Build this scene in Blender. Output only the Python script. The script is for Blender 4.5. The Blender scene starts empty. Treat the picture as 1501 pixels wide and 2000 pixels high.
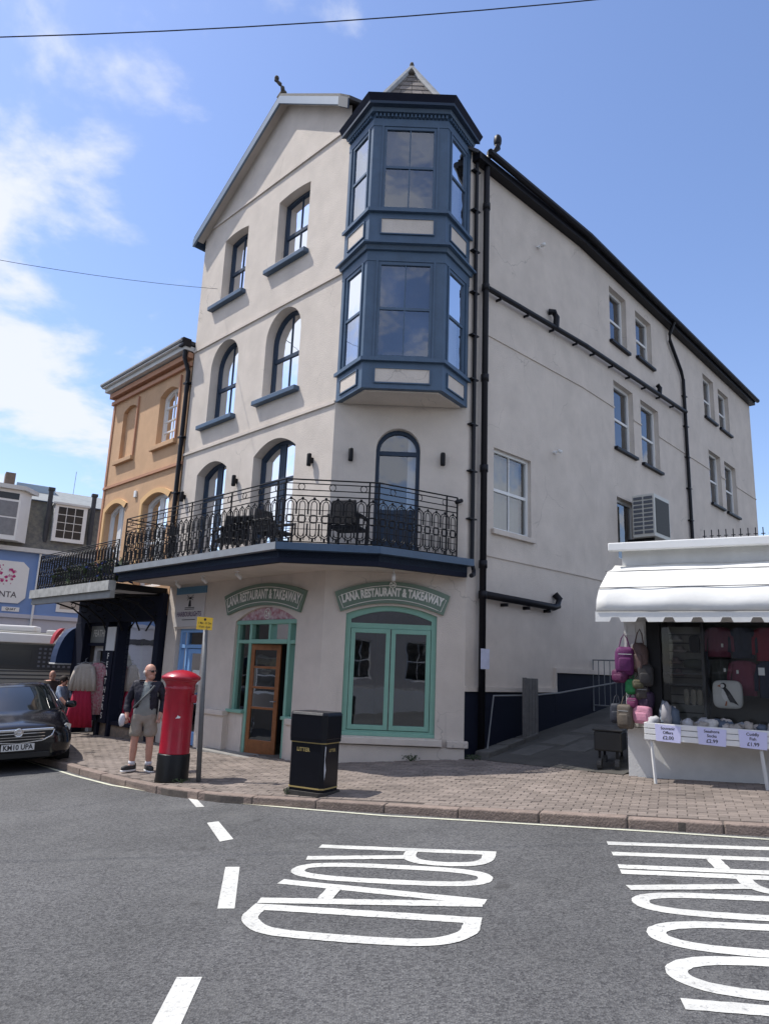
import bpy, bmesh, math, random
from mathutils import Vector, Matrix, noise
from mathutils.geometry import tessellate_polygon
random.seed(7)
R = math.radians
SC = bpy.context.scene
COL = SC.collection
# ---------------------------------------------------------------- camera
cd = bpy.data.cameras.new('camera'); cam = bpy.data.objects.new('camera', cd); COL.objects.link(cam)
PIT, ROL = 0.21448, -0.03992
fw = Vector((0, math.cos(PIT), math.sin(PIT))); rt = Vector((1, 0, 0)); up = rt.cross(fw)
r2 = math.cos(ROL)*rt - math.sin(ROL)*up; u2 = r2.cross(fw)
M = Matrix((r2, u2, -fw)).transposed().to_4x4(); M.translation = Vector((0, 0, 1.70)); cam.matrix_world = M
cd.sensor_fit = 'VERTICAL'; cd.sensor_height = 36; cd.lens = 1398.1/2000*36; cd.clip_end = 3000; cd.clip_start = .05
SC.camera = cam
# ---------------------------------------------------------------- sky, sun, exposure
SUN_AZ, SUN_EL = R(-76), R(58)          # azimuth clockwise from +Y
SD = Vector((math.sin(SUN_AZ)*math.cos(SUN_EL), math.cos(SUN_AZ)*math.cos(SUN_EL), math.sin(SUN_EL)))
w = bpy.data.worlds.new('World'); SC.world = w; w.use_nodes = True
nt = w.node_tree; N = nt.nodes; Lk = nt.links
for n in list(N): N.remove(n)
out = N.new('ShaderNodeOutputWorld'); bg = N.new('ShaderNodeBackground'); bg.inputs[1].default_value = 0.15
sky = N.new('ShaderNodeTexSky'); sky.sky_type = 'NISHITA'; sky.sun_disc = False
sky.sun_elevation = SUN_EL; sky.sun_rotation = SUN_AZ; sky.air_density = 1.15; sky.dust_density = .6; sky.ozone_density = 3.0
tc = N.new('ShaderNodeTexCoord')
sep = N.new('ShaderNodeSeparateXYZ'); Lk.new(tc.outputs['Generated'], sep.inputs[0])
def mth(op, a, b=None, clamp=False):
    n = N.new('ShaderNodeMath'); n.operation = op; n.use_clamp = clamp
    for i, v in enumerate((a, b)):
        if v is None: continue
        if isinstance(v, (int, float)): n.inputs[i].default_value = v
        else: Lk.new(v, n.inputs[i])
    return n.outputs[0]
den = mth('ADD', mth('MAXIMUM', sep.outputs[2], 0.0), 0.22)
cx = mth('DIVIDE', sep.outputs[0], den); cy = mth('DIVIDE', sep.outputs[1], den)
cmb = N.new('ShaderNodeCombineXYZ'); Lk.new(cx, cmb.inputs[0]); Lk.new(cy, cmb.inputs[1]); cmb.inputs[2].default_value = 3.7
nz = N.new('ShaderNodeTexNoise'); nz.inputs['Scale'].default_value = 3.4; nz.inputs['Detail'].default_value = 8; nz.inputs['Roughness'].default_value = .55; nz.inputs['Distortion'].default_value = .15
Lk.new(cmb.outputs[0], nz.inputs['Vector'])
# broken cloud all round, with one clear opening towards the north-east
dt = mth('ADD', mth('ADD', mth('MULTIPLY', sep.outputs[0], .352), mth('MULTIPLY', sep.outputs[1], .754)), mth('MULTIPLY', sep.outputs[2], .553))
lean = mth('SUBTRACT', .075, mth('MULTIPLY', mth('MAXIMUM', mth('SUBTRACT', dt, .66), 0.0), 1.05))
cov = mth('ADD', nz.outputs[0], lean)
rmp = N.new('ShaderNodeMapRange'); rmp.inputs[1].default_value = .475; rmp.inputs[2].default_value = .655; rmp.inputs[3].default_value = 0; rmp.inputs[4].default_value = .93; rmp.clamp = True; rmp.interpolation_type = 'SMOOTHSTEP'
Lk.new(cov, rmp.inputs[0])
tint = N.new('ShaderNodeMixRGB'); tint.blend_type = 'MULTIPLY'; tint.inputs[0].default_value = 1; tint.inputs[2].default_value = (1.03, 1.0, 1.12, 1)
Lk.new(sky.outputs[0], tint.inputs[1])
mix = N.new('ShaderNodeMixRGB'); mix.inputs[2].default_value = (4.9, 5.1, 5.6, 1)
Lk.new(rmp.outputs[0], mix.inputs[0]); Lk.new(tint.outputs[0], mix.inputs[1]); Lk.new(mix.outputs[0], bg.inputs[0]); Lk.new(bg.outputs[0], out.inputs[0])
sl = bpy.data.lights.new('sun', 'SUN'); sl.energy = 4.0; sl.angle = R(.53); sl.color = (1, .955, .89)
so = bpy.data.objects.new('sun', sl); COL.objects.link(so); so.rotation_euler = SD.to_track_quat('Z', 'Y').to_euler(); so.location = (-20, 5, 30)
SC.view_settings.view_transform = 'Standard'; SC.view_settings.look = 'None'; SC.view_settings.exposure = 0.32; SC.view_settings.gamma = 1
# ---------------------------------------------------------------- materials
MATS = {}
def mat(name, col, rough=.8, var=.0, scale=6, bump=0., bscale=40, metal=0., spec=.5, rnd=0., coat=0., col2=None, mscale=None):
    if name in MATS: return MATS[name]
    m = bpy.data.materials.new(name); m.use_nodes = True; MATS[name] = m
    t = m.node_tree; n = t.nodes; l = t.links; b = n['Principled BSDF']
    b.inputs['Base Color'].default_value = (*col, 1); b.inputs['Roughness'].default_value = rough; b.inputs['Metallic'].default_value = metal
    b.inputs['Specular IOR Level'].default_value = spec
    if coat: b.inputs['Coat Weight'].default_value = coat; b.inputs['Coat Roughness'].default_value = .06
    tcn = n.new('ShaderNodeTexCoord'); src = None
    if var or col2:
        nz = n.new('ShaderNodeTexNoise'); nz.inputs['Scale'].default_value = scale; nz.inputs['Detail'].default_value = 7; nz.inputs['Roughness'].default_value = .6
        l.new(tcn.outputs['Object'], nz.inputs['Vector'])
        mr = n.new('ShaderNodeMapRange'); mr.inputs[1].default_value = .3; mr.inputs[2].default_value = .7
        l.new(nz.outputs[0], mr.inputs[0])
        mx = n.new('ShaderNodeMixRGB'); mx.inputs[1].default_value = (*col, 1)
        c2 = col2 if col2 else tuple(c*(1-var) for c in col)
        mx.inputs[2].default_value = (*c2, 1); l.new(mr.outputs[0], mx.inputs[0]); src = mx.outputs[0]
    if rnd:
        oi = n.new('ShaderNodeObjectInfo'); ge = n.new('ShaderNodeNewGeometry')
        ad = n.new('ShaderNodeMath'); ad.operation = 'ADD'; l.new(oi.outputs['Random'], ad.inputs[0]); l.new(ge.outputs['Random Per Island'], ad.inputs[1])
        fr = n.new('ShaderNodeMath'); fr.operation = 'FRACT'; l.new(ad.outputs[0], fr.inputs[0])
        hs = n.new('ShaderNodeHueSaturation'); mr2 = n.new('ShaderNodeMapRange'); mr2.inputs[3].default_value = 1-rnd; mr2.inputs[4].default_value = 1+rnd
        l.new(fr.outputs[0], mr2.inputs[0]); l.new(mr2.outputs[0], hs.inputs['Value'])
        if src: l.new(src, hs.inputs['Color'])
        else: hs.inputs['Color'].default_value = (*col, 1)
        src = hs.outputs[0]
    if src: l.new(src, b.inputs['Base Color'])
    if bump:
        nb = n.new('ShaderNodeTexNoise'); nb.inputs['Scale'].default_value = bscale; nb.inputs['Detail'].default_value = 5
        l.new(tcn.outputs['Object'], nb.inputs['Vector']); bp = n.new('ShaderNodeBump'); bp.inputs['Strength'].default_value = bump; bp.inputs['Distance'].default_value = .02
        l.new(nb.outputs[0], bp.inputs['Height']); l.new(bp.outputs[0], b.inputs['Normal'])
    return m
def glass(name, tintc=(.9, .95, 1), base=.14, wob=.25):
    m = bpy.data.materials.new(name); m.use_nodes = True; t = m.node_tree; n = t.nodes; l = t.links
    n.remove(n['Principled BSDF']); o = n['Material Output']
    tr = n.new('ShaderNodeBsdfTransparent'); tr.inputs[0].default_value = (*[c*.8 for c in tintc], 1)
    gl = n.new('ShaderNodeBsdfGlossy'); gl.inputs['Roughness'].default_value = .015; gl.inputs['Color'].default_value = (.95, .97, 1, 1)
    fr = n.new('ShaderNodeFresnel'); fr.inputs[0].default_value = 1.5
    ma = n.new('ShaderNodeMath'); ma.operation = 'MULTIPLY_ADD'; ma.inputs[1].default_value = .9; ma.inputs[2].default_value = base; ma.use_clamp = True
    l.new(fr.outputs[0], ma.inputs[0]); mx = n.new('ShaderNodeMixShader'); l.new(ma.outputs[0], mx.inputs[0]); l.new(tr.outputs[0], mx.inputs[1]); l.new(gl.outputs[0], mx.inputs[2]); l.new(mx.outputs[0], o.inputs[0])
    tcn = n.new('ShaderNodeTexCoord'); nb = n.new('ShaderNodeTexNoise'); nb.inputs['Scale'].default_value = 1.7; l.new(tcn.outputs['Object'], nb.inputs['Vector'])
    bp = n.new('ShaderNodeBump'); bp.inputs['Strength'].default_value = wob; bp.inputs['Distance'].default_value = .02; l.new(nb.outputs[0], bp.inputs['Height']); l.new(bp.outputs[0], gl.inputs['Normal'])
    return m
def weathered(name, col, streak):
    """painted render: broad mottling, faint vertical rain streaks, fine trowel relief"""
    m = mat(name, col, .88, .16, 1.9, .4, 55)
    t = m.node_tree; n = t.nodes; l = t.links; b = n['Principled BSDF']; tcn = n.new('ShaderNodeTexCoord')
    mp = n.new('ShaderNodeMapping'); mp.inputs['Scale'].default_value = (6.5, 6.5, .32); l.new(tcn.outputs['Object'], mp.inputs[0])
    nz = n.new('ShaderNodeTexNoise'); nz.inputs['Scale'].default_value = 1.6; nz.inputs['Detail'].default_value = 8; nz.inputs['Roughness'].default_value = .7; l.new(mp.outputs[0], nz.inputs['Vector'])
    mr = n.new('ShaderNodeMapRange'); mr.inputs[1].default_value = .60; mr.inputs[2].default_value = .76; mr.inputs[4].default_value = streak; l.new(nz.outputs[0], mr.inputs[0])
    mx = n.new('ShaderNodeMixRGB'); src = b.inputs['Base Color'].links[0].from_socket; mx.inputs[2].default_value = (*[c*.55 for c in col], 1)
    l.new(mr.outputs[0], mx.inputs[0]); l.new(src, mx.inputs[1])
    # hairline cracks, only where a broad mask lets them through
    wv = n.new('ShaderNodeTexNoise'); wv.inputs['Scale'].default_value = 3; wv.inputs['Detail'].default_value = 6; l.new(tcn.outputs['Object'], wv.inputs['Vector'])
    ma = n.new('ShaderNodeMixRGB'); ma.blend_type = 'ADD'; ma.inputs[0].default_value = .35; l.new(tcn.outputs['Object'], ma.inputs[1]); l.new(wv.outputs['Color'], ma.inputs[2])
    vo = n.new('ShaderNodeTexVoronoi'); vo.feature = 'DISTANCE_TO_EDGE'; vo.inputs['Scale'].default_value = .75; l.new(ma.outputs[0], vo.inputs['Vector'])
    c1 = n.new('ShaderNodeMapRange'); c1.inputs[1].default_value = .002; c1.inputs[2].default_value = .006; c1.inputs[3].default_value = 1; c1.inputs[4].default_value = 0; l.new(vo.outputs['Distance'], c1.inputs[0])
    mk = n.new('ShaderNodeTexNoise'); mk.inputs['Scale'].default_value = .8; l.new(tcn.outputs['Object'], mk.inputs['Vector']); c2 = n.new('ShaderNodeMapRange'); c2.inputs[1].default_value = .54; c2.inputs[2].default_value = .62; c2.inputs[4].default_value = .5; l.new(mk.outputs[0], c2.inputs[0])
    mm = n.new('ShaderNodeMath'); mm.operation = 'MULTIPLY'; l.new(c1.outputs[0], mm.inputs[0]); l.new(c2.outputs[0], mm.inputs[1])
    my = n.new('ShaderNodeMixRGB'); my.inputs[2].default_value = (*[c*.4 for c in col], 1); l.new(mm.outputs[0], my.inputs[0]); l.new(mx.outputs[0], my.inputs[1]); l.new(my.outputs[0], b.inputs['Base Color']); return m
CREAM = weathered('cream_render', (.67, .595, .52), .42)
ORANGE = weathered('orange_render', (.60, .375, .215), .45)
TERRA = mat('terracotta_trim', (.50, .26, .16), .85, .15, 3, .2)
BLUE = mat('slate_blue_paint', (.066, .115, .185), .45, .2, 4, .12, 30)
BLUED = mat('dark_blue_paint', (.03, .05, .085), .5, .15, 4, spec=.3)
NAVY = mat('navy_paint', (.010, .013, .028), .7, .2, 3, spec=.2)
BLACK = mat('black_iron', (.010, .010, .012), .55, .3, 20, .1, spec=.25)
PIPE = mat('black_pipe', (.009, .009, .013), .45, .2, 6, spec=.25)
WHITE = mat('white_paint', (.78, .78, .76), .5, .06, 3)
WHITEW = mat('white_weathered', (.66, .66, .64), .75, .18, 2.5, .2)
LEAD = mat('lead', (.36, .37, .38), .7, .25, 8)
SLATE = mat('slate', (.22, .19, .17), .8, .25, 7, .3, 30, rnd=.3)
DSLATE = mat('dark_slate', (.05, .052, .06), .7, .3, 5, .3)
GREEN = mat('green_paint', (.23, .44, .345), .45, .1, 5)
SIGNG = mat('sign_green', (.15, .215, .16), .5, .08, 4)
LBLUE = mat('light_blue_paint', (.22, .42, .74), .45, .08, 5)
WOOD = mat('varnished_wood', (.30, .115, .04), .4, .35, 12, .1)
ROOM = mat('dim_interior', (.10, .10, .105), .9, .2, 2)
ROOMD = mat('dark_interior', (.05, .048, .046), .9, .2, 2)
CURT = mat('white_curtain', (.78, .79, .82), .9, .1, 9)
BLIND = mat('beige_blind', (.5, .46, .38), .9, .1, 9)
GLASS = glass('window_glass'); GLASSB = glass('bright_window_glass', base=.42); GLASSD = glass('shop_glass', (.75, .8, .8), .12, .1); GLASSC = glass('clear_shop_glass', (1.0, 1.02, 1.0), .02, .1)
STONE = mat('stone_grey', (.30, .29, .27), .9, .25, 7, .5, 40)
LETTER = mat('sign_lettering', (.74, .72, .66), .6)
# ---------------------------------------------------------------- mesh helpers
class Fr:
    def __init__(s, o, a, b, c=(0, 0, 1)): s.o = Vector(o); s.a = Vector(a); s.b = Vector(b); s.c = Vector(c)
    def __call__(s, p): return s.o + s.a*p[0] + s.b*p[1] + s.c*p[2]
    def sub(s, p, ang=0):           # moved frame, turned about its own vertical
        ca, sa = math.cos(ang), math.sin(ang)
        return Fr(s(p), s.a*ca+s.b*sa, s.b*ca-s.a*sa, s.c)
WORLD = Fr((0, 0, 0), (1, 0, 0), (0, 1, 0))
def rootloc(o):
    while o.parent: o = o.parent
    return o.location
class MB:
    def __init__(s, fr=WORLD): s.f = fr; s.v = []; s.q = []
    def add(s, vs, fs, fr=None):
        k = len(s.v); f = fr or s.f; s.v += [f(p) for p in vs]; s.q += [tuple(i+k for i in q) for q in fs]; return s
    def box(s, a0, a1, b0, b1, c0, c1, fr=None):
        vs = [(a, b, c) for a in (a0, a1) for b in (b0, b1) for c in (c0, c1)]
        return s.add(vs, [(0, 1, 3, 2), (4, 6, 7, 5), (0, 4, 5, 1), (2, 3, 7, 6), (0, 2, 6, 4), (1, 5, 7, 3)], fr)
    def prism(s, poly, b0, b1, fr=None):        # poly in (a,c), extruded along b
        n = len(poly); vs = [(p[0], b0, p[1]) for p in poly]+[(p[0], b1, p[1]) for p in poly]
        tr = tessellate_polygon([[Vector((p[0], p[1], 0)) for p in poly]])
        fs = [tuple(t) for t in tr]+[tuple(i+n for i in t) for t in tr]+[(i, (i+1) % n, (i+1) % n+n, i+n) for i in range(n)]
        return s.add(vs, fs, fr)
    def plan(s, poly, c0, c1, poly2=None, fr=None):          # poly in (a,b), extruded along c (poly2: top outline)
        n = len(poly); p2 = poly2 or poly
        vs = [(p[0], p[1], c0) for p in poly]+[(p[0], p[1], c1) for p in p2]
        tr = tessellate_polygon([[Vector((p[0], p[1], 0)) for p in poly]])
        fs = [tuple(t) for t in tr]+[tuple(i+n for i in t) for t in tr]+[(i, (i+1) % n, (i+1) % n+n, i+n) for i in range(n)]
        return s.add(vs, fs, fr)
    def ring(s, po, pi, b0, b1, fr=None):
        n = len(po); vs = []
        for b in (b0, b1): vs += [(p[0], b, p[1]) for p in po]+[(p[0], b, p[1]) for p in pi]
        fs = []
        for i in range(n):
            j = (i+1) % n
            fs += [(i, j, n+j, n+i), (2*n+i, 2*n+j, 3*n+j, 3*n+i), (i, j, 2*n+j, 2*n+i), (n+i, n+j, 3*n+j, 3*n+i)]
        return s.add(vs, fs, fr)
    def flat(s, poly, b, fr=None):
        tr = tessellate_polygon([[Vector((p[0], p[1], 0)) for p in poly]]); return s.add([(p[0], b, p[1]) for p in poly], [tuple(t) for t in tr], fr)
    def tube(s, pts, r, n=6, fr=None, closed=False, r1=None):
        P = [Vector(p) for p in pts]; m = len(P); vs = []
        for i, p in enumerate(P):
            if closed: d = P[(i+1) % m]-P[i-1]
            else: d = P[min(i+1, m-1)]-P[max(i-1, 0)]
            d.normalize(); h = Vector((0, 0, 1)) if abs(d.z) < .9 else Vector((0, 1, 0))
            x = d.cross(h).normalized(); y = x.cross(d); rr = r if r1 is None else r+(r1-r)*i/(m-1)
            vs += [p+x*(rr*math.cos(2*math.pi*k/n+.4))+y*(rr*math.sin(2*math.pi*k/n+.4)) for k in range(n)]
        fs = [(i*n+k, i*n+(k+1) % n, ((i+1) % m)*n+(k+1) % n, ((i+1) % m)*n+k) for i in range(m if closed else m-1) for k in range(n)]
        if not closed: fs += [tuple(range(n)), tuple(range((m-1)*n, m*n))]
        return s.add(vs, fs, fr)
    def lathe(s, prof, n=24, c=(0, 0, 0), fr=None):
        vs = [(c[0]+r*math.cos(2*math.pi*k/n), c[1]+r*math.sin(2*math.pi*k/n), c[2]+z) for r, z in prof for k in range(n)]; m = len(prof)
        fs = [(i*n+k, i*n+(k+1) % n, (i+1)*n+(k+1) % n, (i+1)*n+k) for i in range(m-1) for k in range(n)]+[tuple(range(n)), tuple(range((m-1)*n, m*n))]
        return s.add(vs, fs, fr)
    def blob(s, c, size, e=.5, n=12, m=8, fr=None, jit=0):       # superellipsoid
        f = lambda x: math.copysign(abs(x)**e, x); vs = []
        for i in range(1, m):
            ph = -math.pi/2+math.pi*i/m
            for k in range(n):
                th = 2*math.pi*k/n; g = 1+random.uniform(-jit, jit)
                vs.append((c[0]+size[0]*f(math.cos(ph))*f(math.cos(th))*g, c[1]+size[1]*f(math.cos(ph))*f(math.sin(th))*g, c[2]+size[2]*f(math.sin(ph))*g))
        vs += [(c[0], c[1], c[2]-size[2]), (c[0], c[1], c[2]+size[2])]; q = (m-1)*n
        fs = [(i*n+k, i*n+(k+1) % n, (i+1)*n+(k+1) % n, (i+1)*n+k) for i in range(m-2) for k in range(n)]
        fs += [(k, (k+1) % n, q) for k in range(n)]+[((m-2)*n+k, (m-2)*n+(k+1) % n, q+1) for k in range(n)]
        return s.add(vs, fs, fr)
    def drape(s, rows, folds=5, amp=.012, n=16, fr=None, seed=0):   # hanging cloth: rows (c, a0, a1, half thickness)
        k = 0; vs = []; m = len(rows)
        for side in (-1, 1):
            for (c, a0, a1, t) in rows:
                for i in range(n+1):
                    u = i/n; e = math.sqrt(max(0, 1-(2*u-1)**4))
                    vs.append((a0+(a1-a0)*u, side*t*e+amp*math.sin(folds*2*math.pi*u+seed+c*1.5)*min(1, .3+(rows[0][0]-c)*1.4), c))
        def I(sd, r, i): return (sd*m+r)*(n+1)+i
        fs = []
        for sd in (0, 1):
            for r in range(m-1):
                for i in range(n): fs.append((I(sd, r, i), I(sd, r, i+1), I(sd, r+1, i+1), I(sd, r+1, i)))
        for r in range(m-1):
            for i in (0, n): fs.append((I(0, r, i), I(0, r+1, i), I(1, r+1, i), I(1, r, i)))
        for r in (0, m-1):
            for i in range(n): fs.append((I(0, r, i), I(0, r, i+1), I(1, r, i+1), I(1, r, i)))
        return s.add(vs, fs, fr)
    def build(s, name, m, parent=None, smooth=False, bevel=0, origin=None, kind=None, sub=0, label=None):
        org = Vector(rootloc(parent)) if parent else (Vector(origin) if origin is not None else Vector((0, 0, 0)))
        me = bpy.data.meshes.new(name); me.from_pydata([tuple(v-org) for v in s.v], [], s.q)
        bm = bmesh.new(); bm.from_mesh(me); bmesh.ops.recalc_face_normals(bm, faces=bm.faces); bm.to_mesh(me); bm.free()
        for x in (m if isinstance(m, list) else [m]): me.materials.append(x)
        if smooth:
            for p in me.polygons: p.use_smooth = True
        o = bpy.data.objects.new(name, me); COL.objects.link(o)
        if parent: o.parent = parent
        else: o.location = org
        if bevel:
            b = o.modifiers.new('bevel', 'BEVEL'); b.width = bevel; b.segments = 2; b.limit_method = 'ANGLE'; b.angle_limit = R(40)
        if sub: b = o.modifiers.new('subdivision', 'SUBSURF'); b.levels = b.render_levels = sub
        if kind: o['kind'] = kind
        if label: o['label'] = label
        return o
def tag(o, label, cat, group=None):
    o['label'] = label; o['category'] = cat
    if group: o['group'] = group
    return o
def thing(name, label, cat, loc, group=None):
    o = bpy.data.objects.new(name, None); o.empty_display_size = .2; COL.objects.link(o); o.location = loc; return tag(o, label, cat, group)
def text2d(txt, size, bold=0.0, align='CENTER', width=1.0):
    cu = bpy.data.curves.new('t', 'FONT'); cu.body = txt; cu.size = size; cu.align_x = align; cu.align_y = 'CENTER'; cu.offset = bold; cu.resolution_u = 3
    ob = bpy.data.objects.new('t', cu); COL.objects.link(ob); dg = bpy.context.evaluated_depsgraph_get()
    me = bpy.data.meshes.new_from_object(ob.evaluated_get(dg)); bpy.data.objects.remove(ob)
    v = [(p.co.x*width, p.co.y) for p in me.vertices]; f = [tuple(p.vertices) for p in me.polygons]; return v, f
def lettering(mb, txt, size, place, bold=.0, fr=None, width=1.0):     # place maps (x,y) of the flat text to (a,b,c)
    v, f = text2d(txt, size, bold, width=width); mb.add([place(x, y) for x, y in v], f, fr); return mb
def rectg(s0, s1, z0, z1): return lambda i: [(s0+i, z0+i), (s1-i, z0+i), (s1-i, z1-i), (s0+i, z1-i)]
def archg(s0, s1, z0, zs, rise, seg=False, n=14):
    def g(i):
        c = (s0+s1)/2; h = (s1-s0)/2-i; P = [(s0+i, z0+i), (s1-i, z0+i)]
        for k in range(n+1):
            if seg: u = 1-2*k/n; P.append((c+h*u, zs-i+rise*(1-u*u)))
            else: t = math.pi*k/n; P.append((c+h*math.cos(t), zs+(rise-i)*math.sin(t)))
        return P
    return g
def clip(poly, ax, lim, keep_less):
    o = []
    for i in range(len(poly)):
        a, b = poly[i], poly[(i+1) % len(poly)]; ia = (a[ax] <= lim) == keep_less; ib = (b[ax] <= lim) == keep_less
        if ia: o.append(a)
        if ia != ib:
            t = (lim-a[ax])/(b[ax]-a[ax]); o.append(tuple(a[k]+(b[k]-a[k])*t for k in (0, 1)))
    return o
def wall(name, fr, outer, holes, m, parent, depth=.24, thick=.0):
    mb = MB(fr); loops = [outer]+holes; flatp = [p for l in loops for p in l]
    tr = tessellate_polygon([[Vector((p[0], p[1], 0)) for p in l] for l in loops])
    mb.add([(p[0], 0, p[1]) for p in flatp], [tuple(t) for t in tr])
    for h in holes:
        n = len(h); mb.add([(p[0], 0, p[1]) for p in h]+[(p[0], -depth, p[1]) for p in h], [(i, (i+1) % n, (i+1) % n+n, i+n) for i in range(n)])
    return mb.build(name, m, parent)
def window(par, fr, g, o=-.22, fwid=.06, m=WHITE, rails=(), bars=(), room=ROOM, rdep=1.2, gm=None, curtain=None, rail=.025, bar=.012, name='window', depth=.07):
    gm = gm or GLASS
    po, pi = g(0), g(fwid)
    wn = MB(fr).ring(po, pi, o, o+depth).build(name, m, par)
    s0 = min(p[0] for p in pi); s1 = max(p[0] for p in pi); z0 = min(p[1] for p in pi); z1 = max(p[1] for p in pi)
    if rails or bars:
        mb = MB(fr)
        for z in rails:
            pc = clip(clip(pi, 1, z-rail, False), 1, z+rail, True); a0 = min(p[0] for p in pc); a1 = max(p[0] for p in pc)
            mb.box(a0, a1, o+.005, o+depth*.8, z-rail, z+rail)
        for s in bars:
            pc = clip(clip(pi, 0, s-bar, False), 0, s+bar, True); c1 = min(p[1] for p in pc); c2 = max(p[1] for p in pc)
            mb.box(s-bar, s+bar, o+.008, o+depth*.7, c1, c2)
        mb.build('glazing_bars', m, wn)
    zs = [z0]+sorted(rails)+[z1]; ss = [s0]+sorted(bars)+[s1]
    for i in range(len(zs)-1):
        for j in range(len(ss)-1):
            pc = clip(clip(clip(clip(pi, 1, zs[i], False), 1, zs[i+1], True), 0, ss[j], False), 0, ss[j+1], True)
            if len(pc) > 2: MB(fr).flat(pc, o+.028).build('pane', gm, wn)
    if curtain:
        cm, f0, f1, zc0 = curtain; mb = MB(fr); n = 18; a0 = s0+(s1-s0)*f0; a1 = s0+(s1-s0)*f1; zb = z0+(z1-z0)*zc0
        vs = [(a0+(a1-a0)*i/n, o-.12+.025*math.sin(i*1.9), c) for c in (zb, z1) for i in range(n+1)]
        mb.add(vs, [(i, i+1, n+2+i, n+1+i) for i in range(n)]); mb.build('curtain', cm, wn, smooth=True)
    if room:
        mb = MB(fr); b = (s0-.1, s1+.1, z0-.05, z1+.05); vs = [(a, y, c) for y in (o-.005, o-rdep) for a, c in ((b[0], b[2]), (b[1], b[2]), (b[1], b[3]), (b[0], b[3]))]
        mb.add(vs, [(0, 1, 5, 4), (1, 2, 6, 5), (2, 3, 7, 6), (3, 0, 4, 7), (4, 5, 6, 7)]); mb.build('room_interior', room, wn)
    return wn
# ---------------------------------------------------------------- site frames (measured from the place)
def zroad(x, y): return .065*(max(-16, min(9, x))+1)+.015*(max(-30, min(40, y))-12.7)
def zpave(x, y): return zroad(x, y)+.10
d1 = Vector((-.6989, .7152, 0)); o1 = Vector((-.7152, -.6989, 0)); d3 = Vector((.7250, .6887, 0)); o3 = Vector((.6887, -.7250, 0))
A = Vector((-1.0, 12.7, 0)); B = Vector((1.5, 12.7, 0)); BB = B+d3*4.05
F1 = Fr(A, d1, o1); F2 = Fr(A, (1, 0, 0), (0, -1, 0)); F3 = Fr(B, d3, o3)
az4 = R(42.8); F4 = Fr(BB, (math.sin(az4), math.cos(az4), 0), (math.cos(az4), -math.sin(az4), 0))
ST = Fr((3.56, 10.54, 0), (.866, -.5, 0), (-.5, -.866, 0))
MG = Fr((-13, 27, 0), (.8387, .5446, 0), (.5446, -.8387, 0))
# ================================================================ GROUND
def asphalt():
    m = mat('asphalt', (.105, .105, .108), .9, .0)
    t = m.node_tree; n = t.nodes; l = t.links; b = n['Principled BSDF']; tcn = n.new('ShaderNodeTexCoord')
    def nzz(sc, det, ro=.6):
        z = n.new('ShaderNodeTexNoise'); z.inputs['Scale'].default_value = sc; z.inputs['Detail'].default_value = det; z.inputs['Roughness'].default_value = ro; l.new(tcn.outputs['Object'], z.inputs['Vector']); return z.outputs[0]
    vo = n.new('ShaderNodeTexVoronoi'); vo.inputs['Scale'].default_value = 75; l.new(tcn.outputs['Object'], vo.inputs['Vector'])
    rp = n.new('ShaderNodeValToRGB'); rp.color_ramp.elements[0].color = (.052, .052, .055, 1); rp.color_ramp.elements[1].color = (.142, .142, .142, 1); rp.color_ramp.elements[0].position = .05; rp.color_ramp.elements[1].position = .95
    sp = n.new('ShaderNodeSeparateXYZ'); l.new(vo.outputs['Color'], sp.inputs[0]); l.new(sp.outputs[0], rp.inputs[0])
    mr = n.new('ShaderNodeMapRange'); mr.inputs[1].default_value = .35; mr.inputs[2].default_value = .7; mr.inputs[3].default_value = .76; mr.inputs[4].default_value = 1.25; l.new(nzz(.38, 7), mr.inputs[0])
    mu = n.new('ShaderNodeMixRGB'); mu.blend_type = 'MULTIPLY'; mu.inputs[0].default_value = 1; l.new(rp.outputs[0], mu.inputs[1]); l.new(mr.outputs[0], mu.inputs[2])
    mr2 = n.new('ShaderNodeMapRange'); mr2.inputs[1].default_value = .52; mr2.inputs[2].default_value = .78; mr2.inputs[4].default_value = .5; l.new(nzz(.9, 9, .68), mr2.inputs[0])
    mx = n.new('ShaderNodeMixRGB'); mx.inputs[2].default_value = (.18, .18, .175, 1); l.new(mr2.outputs[0], mx.inputs[0]); l.new(mu.outputs[0], mx.inputs[1])
    mr3 = n.new('ShaderNodeMapRange'); mr3.inputs[1].default_value = .66; mr3.inputs[2].default_value = .72; mr3.inputs[4].default_value = .55; l.new(nzz(2.3, 3, .5), mr3.inputs[0])
    mo = n.new('ShaderNodeMixRGB'); mo.inputs[2].default_value = (.035, .034, .034, 1); l.new(mr3.outputs[0], mo.inputs[0]); l.new(mx.outputs[0], mo.inputs[1]); l.new(mo.outputs[0], b.inputs['Base Color'])
    bp = n.new('ShaderNodeBump'); bp.inputs['Strength'].default_value = .7; bp.inputs['Distance'].default_value = .012; l.new(vo.outputs['Distance'], bp.inputs['Height']); l.new(bp.outputs[0], b.inputs['Normal'])
    return m
ASPH = asphalt()
xs = [-700, -16, 9, 700]; ys = [-700, -30, 40, 900]
mb = MB(); mb.add([(x, y, zroad(x, y)) for x in xs for y in ys], [(i*4+j, i*4+j+1, i*4+j+5, i*4+j+4) for i in range(3) for j in range(3)])
road = mb.build('road', ASPH, kind='structure')
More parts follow.
